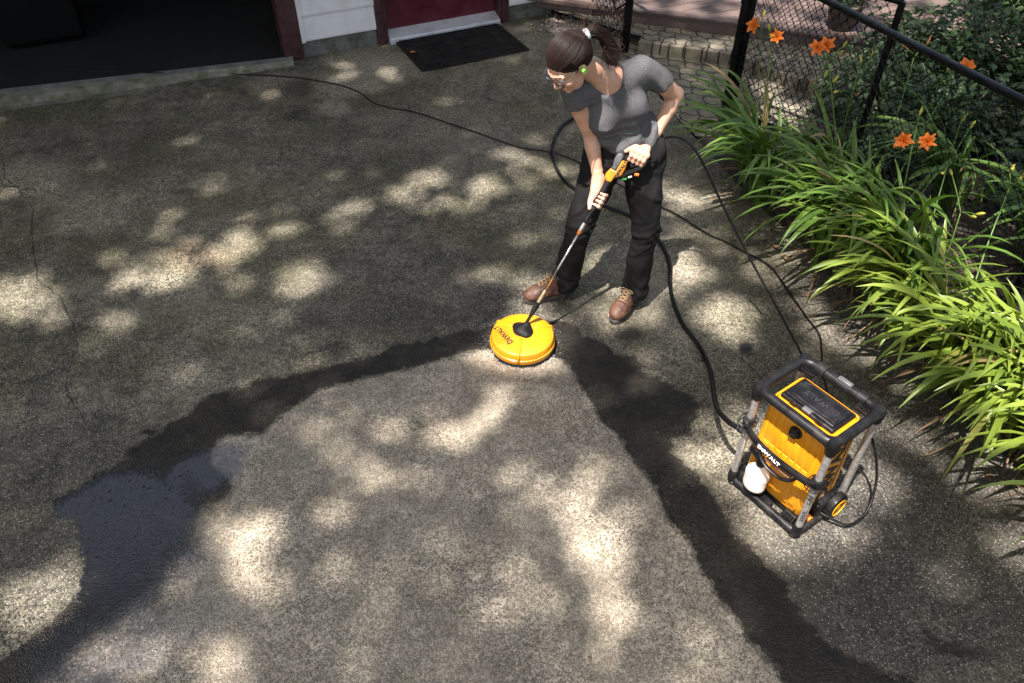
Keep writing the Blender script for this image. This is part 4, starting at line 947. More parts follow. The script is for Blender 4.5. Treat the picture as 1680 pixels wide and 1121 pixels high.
# yellow body: front panel leaning back slightly
bm_ = MB(); BX, YF, YB, ZB, ZT = .150, -.106, .112, .062, .540
def bpt(x, fy, z):                                         # body outline at height z
    t = (z - ZB) / (ZT - ZB); yf = YF + .018 * t; return (x * (1 - .03 * t), yf if fy == 0 else YB - .01 * t, z)
prof = []
nz = 16
for i in range(nz + 1):
    t = i / nz; z = ZB + (ZT - ZB) * t; e = .0; inset = .012 * (1 - min(1, t * 8)) + .016 * max(0, (t - .93) / .07)
    bx = BX * (1 - .03 * t) - inset; yf = YF + .018 * t + inset; yb = YB - .01 * t - inset; r = .022; ring = []
    for cx, cy, a0 in ((1, 1, 0), (-1, 1, 90), (-1, 0, 180), (1, 0, 270)):
        for k in range(5):
            a = R(a0 + 90 * k / 4); ring.append(V((cx * (bx - r) + r * math.cos(a), (yb - r if cy else yf + r) + r * math.sin(a), z)))
    prof.append(ring)
vs = [p for rg_ in prof for p in rg_]; n_ = 20
fs = [(i * n_ + k, i * n_ + (k + 1) % n_, (i + 1) * n_ + (k + 1) % n_, (i + 1) * n_ + k) for i in range(nz) for k in range(n_)] + [tuple(reversed(range(n_))), tuple(range(nz * n_, nz * n_ + n_))]
bm_.add(vs, fs)
body = bm_.build('body', M['yellow'], pw, auto=40)
yf_at = lambda z: YF + .018 * (z - ZB) / (ZT - ZB)
m_ = MB()                                                  # raised ribs of the front panel
for i, x in enumerate((-.098, -.066, -.034, -.002, .030, .062, .094)):
    for z0, z1 in (((.33, .505) if i not in (2, 3, 4) else (.33, .415)), ((.27, .32) if i < 3 else (.10, .32) if i % 2 else (.11, .32))):
        a_, b_ = V((x, yf_at(z0) + .0005, z0)), V((x, yf_at(z1) + .0005, z1)); d = b_ - a_
        m_.box((a_ + b_) / 2, (.0245, .006, d.length), rot_to(d, (0, 1, 0)) @ Matrix.Rotation(R(0), 3, 'Z'), bev=.0028)
m_.box((.118, yf_at(.28) - .0005, .28), (.010, .006, .36), rot_to((0, .018 / .443, 1), (0, 1, 0)), bev=.0025); m_.box((-.118, yf_at(.28) - .0005, .30), (.010, .006, .32), rot_to((0, .018 / .443, 1), (0, 1, 0)), bev=.0025)
m_.build('front_ribs', M['yellow'], body, auto=40)
# dial
dc = V((.005, yf_at(.465) - .001, .465)); RM = rot_to((0, -1, .04))
m_ = MB(); m_.lathe([(.027, 0), (.027, .004), (.021, .006), (.020, .020), (.016, .023), (0, .023)], dc, 28, RM); m_.box(dc + V((0, -.024, 0)), (.034, .006, .007), Matrix.Rotation(R(-25), 3, 'Y'), bev=.002); m_.build('dial', M['black_plastic'], pw, auto=40)
text('dial_mark', 'O', .014, M['print_black'], body, frame4(dc + V((-.022, .0015, .040)), (1, 0, 0), (0, 0, 1))); text('dial_mark', 'I', .014, M['print_black'], body, frame4(dc + V((.034, .0015, .030)), (1, 0, 0), (0, 0, 1)))
# lid on top
m_ = MB(); m_.box((0, .010, .548), (.246, .146, .022), bev=.008); m_.box((0, .010, .560), (.226, .124, .018), bev=.008)
for x in (-.06, .06): m_.box((x, -.062, .556), (.03, .014, .02), bev=.003)
lid = m_.build('lid', M['black_plastic'], pw, auto=40)
m_ = MB(); m_.box((0.0, -.058, .563), (.040, .022, .014), bev=.005); m_.build('lid_catch', M['grey_plastic'], lid, auto=40)
m_ = MB(); m_.tube([(-.098, .045, .570), (-.07, .060, .570), (-.02, .058, .570), (.100, .058, .570), (.102, -.034, .570), (-.09, -.036, .570)], .0016, 6, closed=True); m_.build('lid_emboss', M['lid_emboss'], lid)
text('lettering', 'DeWALT', .038, M['lid_emboss'], lid, frame4((.01, .012, .5692), (-1, 0, 0), (0, -1, 0)), .0012, .001)
m_ = MB(); m_.tube(rrect(.134, .088, .02, .540), .0050, 8, closed=True); yr = m_.build('lid_rim', M['yellow'], body, smooth=True); yr.location = (0, .005, 0)
# side lettering, reads upwards; lines either side
sx_ = BX * .985 + .0018
text('lettering', 'DeWALT', .098, M['print_black'], body, frame4((sx_ - .0003, .012, .318), (-.0095, 0, 1), (0, -1, 0)), .0016, .0018, 1.06)
m_ = MB(); m_.box((sx_ - .0004, .062, .325), (.002, .0035, .36), Matrix.Rotation(R(-.5), 3, 'Y')); m_.box((sx_ - .0004, -.044, .325), (.002, .0035, .36), Matrix.Rotation(R(-.5), 3, 'Y')); m_.build('side_stripe', M['print_black'], body)
# cross bar between the front uprights with holder loop
CBZ = .375; cb = [V((-hx - .012, -hy - .002, CBZ + .03)), V((-hx + .01, -hy - .024, CBZ + .022)), V((-.09, -hy - .040, CBZ + .004)), V((.0, -hy - .044, CBZ - .004)), V((.09, -hy - .038, CBZ - .006)), V((hx - .012, -hy - .022, CBZ - .012)), V((hx + .002, -hy - .0, CBZ - .014))]
m_ = MB(); sp_ = spline(cb, 8)
def ribbon_bar(mb, pts, w_, h_):                           # chamfered rectangular section swept along pts (h up)
    n = 8; sec = [(-.5, -.3), (-.3, -.5), (.3, -.5), (.5, -.3), (.5, .3), (.3, .5), (-.3, .5), (-.5, .3)]; vs = []
    for i, p in enumerate(pts):
        t = (pts[min(i + 1, len(pts) - 1)] - pts[max(i - 1, 0)]).normalized(); u = V((-t.y, t.x, 0)).normalized(); up = u.cross(t) * -1
        if up.z < 0: up = -up
        vs += [p + u * a * w_ + up * b * h_ for a, b in sec]
    fs = [(i * n + k, i * n + (k + 1) % n, (i + 1) * n + (k + 1) % n, (i + 1) * n + k) for i in range(len(pts) - 1) for k in range(n)] + [tuple(range(n)), tuple(reversed(range((len(pts) - 1) * n, len(pts) * n)))]
    mb.add(vs, fs)
ribbon_bar(m_, sp_, .020, .032)
for sx in (-1, 1):
    c_ = posts[sx, -1]; z0 = CBZ + (.028 if sx < 0 else -.014); m_.lathe([(.021, -.024), (.024, -.02), (.024, .02), (.021, .024)], (sx * hx * .985, -hy * .97, z0), 18)
    for dz in (-.010, .010): m_.tube(rrect(.03, .03, .02, z0 + dz, 4), .0022, 6, closed=True) if False else m_.tube([p + V((sx * hx * .985, -hy * .97 - .012, 0)) for p in rrect(.030, .036, .02, z0 + dz, 4)], .0024, 6, closed=True)
xbar = m_.build('cross_bar', M['black_plastic'], pw, auto=38)
m_ = MB(); loop = [V((-.070, -hy - .040, CBZ - .006)), V((-.060, -hy - .044, CBZ - .036)), V((-.035, -hy - .048, CBZ - .058)), V((.005, -hy - .050, CBZ - .070)), V((.055, -hy - .048, CBZ - .070)), V((.090, -hy - .042, CBZ - .052)), V((.105, -hy - .036, CBZ - .030)), V((.12, -hy - .03, CBZ - .012))]
ribbon_bar(m_, spline(loop, 6), .016, .011); m_.build('holder_loop', M['black_plastic'], xbar, auto=38)
m_ = MB(); m_.box((.025, -hy - .018, CBZ - .052), (.12, .06, .008), Matrix.Rotation(R(-18), 3, 'X'), bev=.003); m_.build('holder_shelf', simple('brown_shelf', (.06, .03, .018), .4), xbar, auto=38)
text('lettering', 'DeWALT', .026, M['print_white'], xbar, frame4((-.018, -hy - .0558, CBZ + .0005), (1, -.06, -.05), (0, -.08, 1)), .0010, .0010, 1.05)
# print on the front right upright, wrapped round the tube
t_ = text('lettering', '3000PSI/1.1GPM', .0215, M['print_grey'], posts[1, -1], Matrix.Identity(4), .0006, .0003, 1.08)
tc = V((hx * .985, -hy * .97, .205)); a0_ = math.atan2(-.86, .5)
for v in t_.data.vertices:
    x, y, z = v.co; a = a0_ - y / .0150; r_ = .0148 + (z + .0006) * .5; v.co = V((tc.x + r_ * math.cos(a), tc.y + r_ * math.sin(a), tc.z + x))
# bottle
bs_ = SDF((-.15, -.20, .055), (.02, -.06, .29), .0026)
bs_.cap((-.086, -.140, .108), (-.086, -.140, .165), .028, .029, .02); bs_.cap((-.046, -.140, .108), (-.046, -.140, .165), .028, .029, .03); bs_.cap((-.066, -.138, .10), (-.066, -.138, .170), .034, .034, .03)
bs_.plane((-.07, -.14, .088), (0, 0, -1)); bs_.cap((-.076, -.140, .178), (-.050, -.138, .178), .030, .030, .02); bs_.cap((-.066, -.140, .20), (-.066, -.140, .235), .015, .015, .025)
bmat = NG('bottle_plastic', .35); bmat.b.inputs['Base Color'].default_value = (.70, .66, .60, 1); bmat.b.inputs['Subsurface Weight'].default_value = .4; bmat.b.inputs['Subsurface Radius'].default_value = (1, .9, .8); bmat.b.inputs['Subsurface Scale'].default_value = .03
bottle = bs_.mesh('bottle', bmat.m, pw)
m_ = MB(); cpt = V((-.066, -.140, .228)); m_.lathe([(.018, 0), (.019, .004), (.019, .022), (.014, .030), (.012, .045), (0, .047)], cpt, 20); m_.tube([cpt + V((-.062, .004, .046)), cpt + V((-.02, 0, .036)), cpt + V((.004, -.002, .028))], [.0135, .0145, .015], 14); m_.tube([cpt + V((0, 0, .03)), cpt + V((.032, -.006, .016))], .0042, 8); m_.build('sprayer_head', M['black_plastic'], bottle, auto=38)
# front brackets on the base
for x, w_ in ((-.125, .055), (-.055, .06), (.115, .055)):
    m_ = MB(); m_.box((x, -.112, .060), (w_, .030, .034), Matrix.Rotation(R(-25), 3, 'X'), bev=.004)
    for k in range(3): m_.box((x + (k - 1) * .014, -.128, .072), (.007, .006, .024), Matrix.Rotation(R(-25), 3, 'X'), bev=.0015)
    m_.build('bracket', M['black_plastic'], base_f, auto=38)
# wheels, axle along x
for sx in (-1, 1):
    xc = sx * (hx + .020); RX = rot_to((sx, 0, 0)); wc = V((xc - sx * .004, .078, .0625))
    m_ = MB(); m_.lathe([(.040, -.018), (.055, -.018), (.061, -.013), (.062, 0), (.061, .013), (.055, .018), (.040, .018)], wc, 40, RX)
    for k in range(20): a = k * math.pi / 10; m_.box(wc + V((0, .061 * math.cos(a), .061 * math.sin(a))), (.030, .005, .003), Matrix.Rotation(a, 3, 'X'))
    wh = m_.build('wheel', M['black_rubber'], pw, auto=40)
    m_ = MB(); m_.lathe([(.041, .017), (.044, .021), (.040, .022), (.035, .009), (.018, .006), (.016, .017), (.010, .019), (0, .019)], wc, 36, RX)
    for k in range(5): a = k * math.pi * .4; m_.box(wc + RX @ V((.032 * math.cos(a), .032 * math.sin(a), .012)), (.024, .006, .012), RX @ Matrix.Rotation(a, 3, 'Z'), bev=.001)
    m_.build('hub', M['yellow_hub'], wh, auto=40)
m_ = MB(); m_.box((0, .085, .09), (.31, .055, .09), bev=.015); m_.box((.155, .03, .075), (.05, .12, .08), bev=.015); m_.box((-.155, .03, .075), (.05, .12, .08), bev=.015); m_.build('pump_housing', M['black_plastic'], pw, auto=38)
m_ = MB(); m_.tube([(.10, -.05, .055), (.175, -.055, .052)], .014, 14); m_.build('outlet', M['orange'], pw, auto=38)
iMW = MW.inverted()
m_ = MB(); cpts = [iMW @ G(*q) for q in ((1340, 838, .06), (1362, 850, .05), (1392, 861, .03), (1420, 842, .05), (1436, 800, .12), (1438, 760, .22), (1432, 725, .33), (1422, 700, .42))]
m_.tube(cpts, .0055, 10, sm=8); m_.build('cable_loop', M['black_rubber'], pw, smooth=True)
m_ = MB(); i0, i1 = iMW @ G(1212, 703, .30), iMW @ G(1240, 722, .30); m_.tube([i0, i0.lerp(i1, .45)], [.014, .016], 14); inl = m_.build('inlet_connector', M['black_plastic'], pw, auto=38)
m_ = MB(); m_.tube([i0.lerp(i1, .46), i0.lerp(i1, .75), i1 + V((.06, .0, 0))], [.012, .0125, .011], 12); m_.lathe([(.017, 0), (.019, .004), (.019, .014), (.017, .018)], i0.lerp(i1, .8), 8, rot_to(i1 - i0)); m_.build('fitting', M['brass'], inl, auto=38)

# ------------------------------------------------------------------ wand with surface cleaner
S0 = V((.062, 3.000, .105)); GP = V((.506, 3.323, .85)); wa = (GP - S0).normalized()
def at_y(py):                                              # point of the wand axis that shows at photo row py
    lo, hi = -.3, 1.4
    for _ in range(40):
        m = (lo + hi) / 2; p = S0.lerp(GP, m); c_, s_ = math.cos(PITCH), math.sin(PITCH); z = p.z - CAM_H; row = 560.5 - FPX * (p.y * s_ + z * c_) / (p.y * c_ - z * s_)
        if row > py: lo = m
        else: hi = m
    return S0.lerp(GP, (lo + hi) / 2)
CC = G(857, 562, .03); CC.z = 0
wand = thing('spray_wand', 'pressure washer wand held by the woman, ending in a round yellow surface cleaner', 'spray wand', tuple(CC))
def wp(mb, name, mat, parent=None, **k):
    o = mb.build(name, mat, None, **k); o.data.transform(Matrix.Translation(-CC)); o.parent = parent or wand; return o
RC = .166
m_ = MB(); m_.lathe([(RC * .90, .022), (RC * .985, .028), (RC, .034), (RC * 1.0, .052), (RC * .972, .055), (RC * .962, .080), (RC * .945, .087), (RC * .90, .091), (RC * .78, .096), (RC * .5, .106), (RC * .2, .111), (0, .112)], CC, 96)
sc_ = wp(m_, 'surface_cleaner', M['yellow'], auto=32)
for a in (-98, 22, 142, ):
    m_ = MB()
    u = V((math.cos(R(a)), math.sin(R(a)), 0)); t_ = V((-u.y, u.x, 0)); Rm = Matrix(((u.x, t_.x, 0), (u.y, t_.y, 0), (0, 0, 1)))
    m_.tube([CC + u * .06 + V((0, 0, .106)), CC + u * (RC * .82) + V((0, 0, .094)), CC + u * (RC * .955) + V((0, 0, .082)), CC + u * (RC * .99) + V((0, 0, .045))], [.009, .011, .011, .010], 8, sm=5)
    wp(m_, 'shell_rib', M['yellow'], sc_, smooth=True)
m_ = MB(); m_.tube([CC + V((RC * .93 * math.cos(2 * math.pi * k / 60), RC * .93 * math.sin(2 * math.pi * k / 60), .026)) for k in range(60)], .007, 8, closed=True)
for k in range(260):
    a = rnd.uniform(0, 6.283); r_ = RC * rnd.uniform(.90, .97); p = CC + V((r_ * math.cos(a), r_ * math.sin(a), .024)); m_.tube([p, p + V((.006 * math.cos(a), .006 * math.sin(a), -.021))], .0022, 4)
wp(m_, 'brush_skirt', M['brush'], sc_)
wd_ = MB()
for k in range(260):
    a = rnd.uniform(0, 6.283); r_ = RC * (1.02 + abs(rnd.gauss(0, .16))); p = CC + V((r_ * math.cos(a), r_ * math.sin(a), .008 + abs(rnd.gauss(0, .006)))); q = rnd.uniform(.0012, .0030); wd_.lathe([(0, -q), (q, 0), (0, q)], p, 5)
wm_ = NG('water_drop', .05); wm_.b.inputs['Base Color'].default_value = (.75, .77, .8, 1); wm_.b.inputs['Transmission Weight'].default_value = .6
tag(wd_.build('water_spray', wm_.m, smooth=True), 'fine water drops thrown out round the rim of the surface cleaner', 'water drops', kind='stuff')
hb_ = SDF(CC + V((-.09, -.09, .08)), CC + V((.09, .09, .19)), .0028); hcn = CC + V((.004, .008, .108))
ha = V((wa.x, wa.y, 0)).normalized(); hs = V((-ha.y, ha.x, 0))
hb_.ell(hcn, (.060, .046, .022), Matrix(((hs.x, ha.x, 0), (hs.y, ha.y, 0), (0, 0, 1))), .01); hb_.cap(hcn + hs * .040 - ha * .012, hcn - hs * .040 - ha * .012, .020, .020, .016); hb_.cap(hcn - ha * .02 + V((0, 0, .0)), hcn + ha * .022 + V((0, 0, .022)), .030, .019, .02); hb_.plane(hcn - V((0, 0, .012)), (0, 0, -1))
hub = hb_.mesh('swivel_hub', M['hub_black'], sc_); hub.data.transform(Matrix.Translation(-CC))
rd = V((-.50, .87, 0)).normalized(); tl = text('lettering', 'DeWALT', .038, M['print_black'], sc_, frame4(V((-.096, -.016, 0)), rd, V((-rd.y, rd.x, 0))), .0008, .0012)
PR_ = [(.2, .111), (.5, .106), (.78, .096), (.90, .091), (.945, .087)]
for v in tl.data.vertices: v.co.z = float(np.interp(math.hypot(v.co.x, v.co.y) / RC, [q[0] for q in PR_], [q[1] for q in PR_])) + (.0014 if v.co.z > 0 else -.001)
m_ = MB()
for j in range(9):
    for k in range(2):
        x0, y0 = .062 + j * .0075, .055 - j * .006; L_ = .05 - abs(j - 3) * .003
        p = CC + V((x0 + k * .0, y0 - k * L_ * .62, .1035 - j * .0010)); m_.box(p, (.0016, L_ * .5, .0012), Matrix.Rotation(R(18), 3, 'Z'))
wp(m_, 'warning_print', simple('print_brown', (.16, .08, .02), .6), sc_)
# lance sections
yA = [at_y(y) for y in (548, 496, 484, 476, 384, 378, 366, 300)]
m_ = MB(); m_.tube([yA[0], yA[0].lerp(yA[1], .55), yA[0].lerp(yA[1], .7), yA[1]], [.0085, .0085, .013, .0145], 16); wp(m_, 'lower_grip', M['black_plastic'], auto=40)
m_ = MB(); m_.tube([yA[1], yA[2], yA[3]], [.0125, .0135, .010], 16); wp(m_, 'quick_connector', M['brass'], auto=40)
m_ = MB(); m_.tube([yA[3], yA[4]], .0062, 14); wp(m_, 'lance_tube', M['steel'], smooth=True)
m_ = MB(); m_.tube([yA[4], yA[5]], [.0085, .0105], 14); wp(m_, 'connector_ring', M['orange'], auto=40)
m_ = MB(); m_.tube([yA[5], yA[5].lerp(yA[6], .5), yA[6]], [.0115, .0125, .0115], 12); wp(m_, 'coupler', M['steel'], auto=40)
m_ = MB(); m_.tube([yA[6], yA[6].lerp(yA[7], .35), yA[6].lerp(yA[7], .36), yA[7] + wa * .02], [.0105, .0120, .0150, .0165], 18); wp(m_, 'upper_grip', M['black_plastic'], auto=40)
# gun in the plane that holds the wand axis
view = (V((0, 0, CAM_H)) - GP).normalized(); gb = wa.cross(view); gb = (gb if gb.x > 0 else -gb).normalized(); gN = (view - wa * view.dot(wa)).normalized()
def GPL(cx, cy):                                           # crop coordinates of the traced side view -> point on the gun plane
    r = ray(930 + cx / 6.23, 220 + cy / 6.23); o = V((0, 0, CAM_H)); t = (GP - o).dot(gN) / r.dot(gN); p = o + r * t - GP; return (p.dot(wa), p.dot(gb))
GM = Matrix(((wa.x, gb.x, gN.x), (wa.y, gb.y, gN.y), (wa.z, gb.z, gN.z)))
def gpart(name, outl, th_, mat, parent=None, off=0, bev=.006):
    m_ = MB(); pl = [GPL(*q) for q in outl]
    ar = sum(pl[i][0] * pl[(i + 1) % len(pl)][1] - pl[(i + 1) % len(pl)][0] * pl[i][1] for i in range(len(pl)))
    flip = GM.determinant() < 0
    if (ar < 0) != flip: pl = pl[::-1]
    m_.prism(pl, -th_ / 2 + off, th_ / 2 + off, GM, GP); return wp(m_, name, mat, parent, auto=30, bevel=bev)
gun = gpart('gun_body', [(392, 430), (400, 400), (450, 345), (500, 375), (550, 285), (575, 268), (622, 282), (600, 350), (560, 425), (520, 440), (485, 445), (450, 495), (400, 478)], .042, M['yellow'])
gpart('gun_cover', [(448, 350), (470, 320), (490, 245), (515, 205), (548, 186), (580, 198), (582, 235), (556, 290), (500, 380)], .050, M['grey_plastic'], gun, 0, .010)
gpart('gun_back', [(560, 190), (600, 188), (660, 172), (685, 192), (668, 235), (640, 268), (622, 284), (576, 268), (580, 215)], .038, M['dark_grip'], gun)
gpart('trigger_guard', [(478, 448), (562, 408), (640, 372), (745, 328), (790, 270), (826, 272), (812, 318), (770, 365), (660, 410), (570, 452), (500, 460)], .022, M['dark_grip'], gun, 0, .004)
gpart('lever', [(762, 280), (800, 258), (828, 268), (806, 322), (778, 335)], .030, M['grey_plastic'], gun, 0, .004)
gpart('trigger', [(640, 285), (668, 278), (760, 312), (742, 335), (650, 345)], .014, M['dark_grip'], gun, 0, .003)
a_ = GPL(553, 362); tp_ = GP + wa * a_[0] + gb * a_[1] + gN * .0222
text('lettering', 'DeWALT', .0200, M['print_black'], gun, Matrix.Translation(-CC) @ frame4(tp_, GM @ V((GPL(600, 290)[0] - GPL(515, 415)[0], GPL(600, 290)[1] - GPL(515, 415)[1], 0)), -gb), .0008, .0012)
def gpt(cx, cy, off=0): a = GPL(cx, cy); return GP + wa * a[0] + gb * a[1] + gN * off
m_ = MB(); m_.tube([gpt(655, 200), gpt(700, 225), gpt(760, 255), gpt(800, 280)], [.018, .019, .018, .016], 14, sm=4); wp(m_, 'grip', M['dark_grip'], gun, auto=40)
m_ = MB(); m_.tube([gpt(560, 460), gpt(610, 462)], .006, 10); wp(m_, 'spray_tip', M['green'], gun, auto=40)
m_ = MB(); m_.tube([gpt(690, 412), gpt(735, 420)], .008, 10); wp(m_, 'spray_tip', M['orange'], gun, auto=40)
m_ = MB(); m_.tube([gpt(625, 445), gpt(665, 435)], .005, 10); wp(m_, 'spray_tip', M['white_plastic'], gun, auto=40)

# ------------------------------------------------------------------ hoses and cord
def hose(name, lab, cat, pts, r, mat):
    m_ = MB(); P = [q if isinstance(q, V) else G(*q) for q in pts]; m_.tube(P, r, 12, sm=10); o = m_.build(name, mat, None, smooth=True); return tag(o, lab, cat)
hose('pressure_hose', 'thin black high pressure hose running taut from behind the woman down to the washer', 'hose', [gpt(800, 285), (1076, 262, .86), (1078, 236, .88), (1098, 225, .90), (1122, 229, .88), (1143, 250, .83), (1163, 288, .72), (1186, 338, .58), (1220, 405, .42), (1262, 482, .26), (1296, 545, .20), (1313, 578, .24), (1322, 605, .30), (1330, 640, .35)], .0062, M['black_rubber'])
hose('water_hose', 'thick black supply hose looping behind the woman and round to the washer', 'hose', [(1075, 238, .012), (1050, 205, .012), (1010, 185, .012), (975, 183, .012), (945, 192, .012), (920, 210, .012), (907, 240, .012), (911, 272, .012), (933, 303, .012), (985, 334, .012), (1030, 352, .012), (1060, 371, .012), (1083, 398, .012), (1098, 432, .012), (1101, 480, .012), (1118, 528, .012), (1147, 568, .014), (1165, 608, .04), (1171, 645, .10), (1178, 672, .18), (1195, 692, .27), (1213, 704, .30)], .0115, M['black_rubber'])
hose('power_cord', 'thin black power cord winding from the dark garage across the drive to the washer', 'cord', [(100, 113, .06), (160, 117, .06), (215, 119, .06), (262, 120, .05), (300, 119, .03), (380, 122, .008), (440, 124, .008), (490, 128, .008), (540, 136, .008), (565, 142, .008), (590, 152, .008), (612, 168, .008), (640, 177, .008), (680, 184, .008), (720, 197, .008), (780, 217, .008), (850, 241, .008), (900, 249, .008), (945, 264, .008), (985, 285, .008), (1020, 305, .008), (1050, 320, .008), (1084, 339, .008), (1110, 352, .008), (1160, 383, .008), (1190, 396, .008), (1221, 413, .008), (1247, 426, .008), (1269, 443, .008), (1297, 483, .008), (1325, 523, .008), (1345, 552, .008), (1349, 600, .012), (1356, 640, .08), (1362, 665, .16)], .0052, M['black_rubber'])
#__PERSON__
# ------------------------------------------------------------------ the woman
pel = V((.560, 3.475, .875)); NK = V((.412, 3.380, 1.272)); up_ = (NK - pel).normalized()
Ls, Rs = V((.588, 3.415, 1.275)), V((.268, 3.330, 1.215)); lf_ = (Ls - Rs); lf_ = (lf_ - up_ * lf_.dot(up_)).normalized(); fw = lf_.cross(up_).normalized()
TM = Matrix(((lf_.x, fw.x, up_.x), (lf_.y, fw.y, up_.y), (lf_.z, fw.z, up_.z)))
CH = NK - up_ * .15 - fw * .005; WA = pel.lerp(NK, .42); HM = pel + up_ * .05
Le, Lw, Re, Rw = V((.768, 3.510, 1.110)), V((.672, 3.440, .915)), V((.365, 3.385, .985)), V((.418, 3.325, .765))
woman = thing('person', 'woman in grey t-shirt and black trousers bending over the spray wand, dark ponytail, glasses', 'person', (.47, 3.33, 0))
WB = V((.47, 3.33, 0)); iT = Matrix.Translation(-WB)
def wpart(o, parent=None): o.data.transform(iT); o.parent = parent or woman; return o
def torso(S, e):
    S.ell(CH, (.142 + e, .092 + e, .150 + e), TM, .03); S.cap(Rs - lf_ * -.03 + up_ * -.012, Ls - lf_ * .03 + up_ * -.012, .040 + e, k=.05); S.cap(NK - up_ * .02, NK.lerp(Ls, .55) - up_ * .012, .042 + e, .040 + e, .03); S.cap(NK - up_ * .02, NK.lerp(Rs, .55) - up_ * .012, .042 + e, .040 + e, .03)
    S.ell(WA, (.122 + e, .086 + e, .15 + e), TM, .06); S.ell(HM, (.152 + e, .108 + e, .105 + e), TM, .06)
    for s in (-1, 1): S.ell(CH + lf_ * s * .068 + fw * .068 - up_ * .035, (.054 + e * .6, .044 + e * .6, .052 + e * .6), TM, .05)
# head frame
fh = V((-.60, -.46, -.655)).normalized(); uh = V((-.50, -.40, .77)); uh = (uh - fh * uh.dot(fh)).normalized(); lh = uh.cross(fh) * -1; lh = fh.cross(uh) * -1
lh = uh.cross(fh)
HC = V((.238, 3.235, 1.385)); HMx = Matrix(((lh.x, fh.x, uh.x), (lh.y, fh.y, uh.y), (lh.z, fh.z, uh.z)))
def hp(l, f_, u): return HC + lh * l + fh * f_ + uh * u
B = SDF((.10, 3.02, .58), (.86, 3.66, 1.56), .0027)
torso(B, -.010)
B.chain([NK - up_ * .04, NK.lerp(hp(0, -.035, -.07), .55), hp(0, -.03, -.05)], [.056, .052, .050], .03)
# head
B.ell(hp(0, -.012, .030), (.071, .090, .078), HMx, .02); B.ell(hp(0, .030, -.025), (.057, .062, .082), HMx, .03); B.cap(hp(-.03, .035, -.075), hp(.03, .035, -.075), .026, k=.03); B.ell(hp(0, .070, -.098), (.018, .018, .016), HMx, .02)
B.cap(hp(0, .086, .008), hp(0, .106, -.026), .008, .0105, .014); B.ell(hp(-.010, .098, -.030), (.008, .009, .007), HMx, .008); B.ell(hp(.010, .098, -.030), (.008, .009, .007), HMx, .008)
for s in (-1, 1):
    B.ell(hp(s * .030, .092, .004), (.017, .012, .011), HMx, .012, 'cut'); B.ell(hp(s * .040, .060, -.028), (.020, .022, .018), HMx, .02); B.cap(hp(s * .012, .088, .022), hp(s * .044, .074, .022), .006, k=.014)
    B.ell(hp(s * .072, -.010, -.012), (.010, .019, .031), HMx, .006); B.ell(hp(s * .080, -.006, -.010), (.006, .010, .018), HMx, .004, 'cut'); B.cap(hp(s * .074, -.004, -.034), hp(s * .074, -.002, -.040), .008, k=.006)
B.cap(hp(-.018, .087, -.056), hp(.018, .087, -.056), .006, k=.010)
# arms
B.chain([Ls, Ls.lerp(Le, .5), Le, Le.lerp(Lw, .3), Le.lerp(Lw, .8), Lw], [.047, .044, .036, .0375, .0265, .0235], .03)
B.chain([Rs, Rs.lerp(Re, .5), Re, Re.lerp(Rw, .3), Re.lerp(Rw, .8), Rw], [.046, .042, .036, .0365, .0265, .0225], .03)
B.cap(Le + V((.012, .016, .004)), Le + V((.006, .008, -.016)), .022, k=.02)
B.plane(pel + up_ * .02, -up_)
# hands, modelled finer
def wrap_pt(Cn, e0, e90, ax, off, ang, rad): a = R(ang); return Cn + ax * off + (e0 * math.cos(a) + e90 * math.sin(a)) * rad
# right hand around the upper grip
Cr = at_y(326); axr = wa; er0 = -gb; er90 = -gN          # 0 = picture left, 90 = behind, 180 = right, 270 = front
H = B; rt = .0150
kn_ = []
for j, (off, r0) in enumerate(((-.033, .0086), (-.011, .0090), (.010, .0086), (.029, .0076))):
    P_ = [wrap_pt(Cr, er0, er90, axr, off * .9, 38, rt + .016), wrap_pt(Cr, er0, er90, axr, off, 105, rt + .0125), wrap_pt(Cr, er0, er90, axr, off * 1.02, 168, rt + .0105), wrap_pt(Cr, er0, er90, axr, off, 222, rt + .0085), wrap_pt(Cr, er0, er90, axr, off * .96, 278, rt + .0072)]
    kn_.append(P_[0]); H.chain(P_, [r0 * 1.18, r0 * 1.05, r0 * 1.03, r0 * .93, r0 * .80], .003 if j else .003)
for k_ in kn_: H.cap(Rw, k_, .0215, .0140, .024)
H.cap(kn_[0], kn_[3], .012, .012, .012); H.cap(Re.lerp(Rw, .88), Rw.lerp(kn_[1], .35), .0215, .0215, .02)
tb = Rw.lerp(kn_[0], .42) + gN * .016 - gb * .004; H.chain([Rw.lerp(kn_[0], .2) + gN * .004, tb, wrap_pt(Cr, er0, er90, axr, -.040, -28, rt + .013), wrap_pt(Cr, er0, er90, axr, -.060, -52, rt + .0092)], [.0165, .0145, .0110, .0090], .012)
# left hand around the pistol grip
g0_, g1_ = gpt(655, 205), gpt(790, 275); axl = (g1_ - g0_).normalized(); Cl = g0_.lerp(g1_, .55); cl_ = (view - axl * view.dot(axl)).normalized(); ul = axl.cross(cl_); ul = ul if ul.z > 0 else -ul
Lw2 = V((.655, 3.445, .905)); rt = .0175; kn_ = []
for j, (off, r0) in enumerate(((-.034, .0088), (-.012, .0092), (.010, .0088), (.030, .0078))):
    f = lambda ang, rad: Cl + axl * off + (cl_ * math.cos(R(ang)) + ul * math.sin(R(ang))) * rad
    P_ = [f(46, rt + .019), f(-8, rt + .0135), f(-62, rt + .011), f(-118, rt + .009), f(-170, rt + .008)]
    kn_.append(P_[0]); H.chain(P_, [r0 * 1.22, r0 * 1.08, r0 * 1.03, r0 * .93, r0 * .8], .003)
for k_ in kn_: H.cap(Lw2, k_, .0200, .0120, .014)
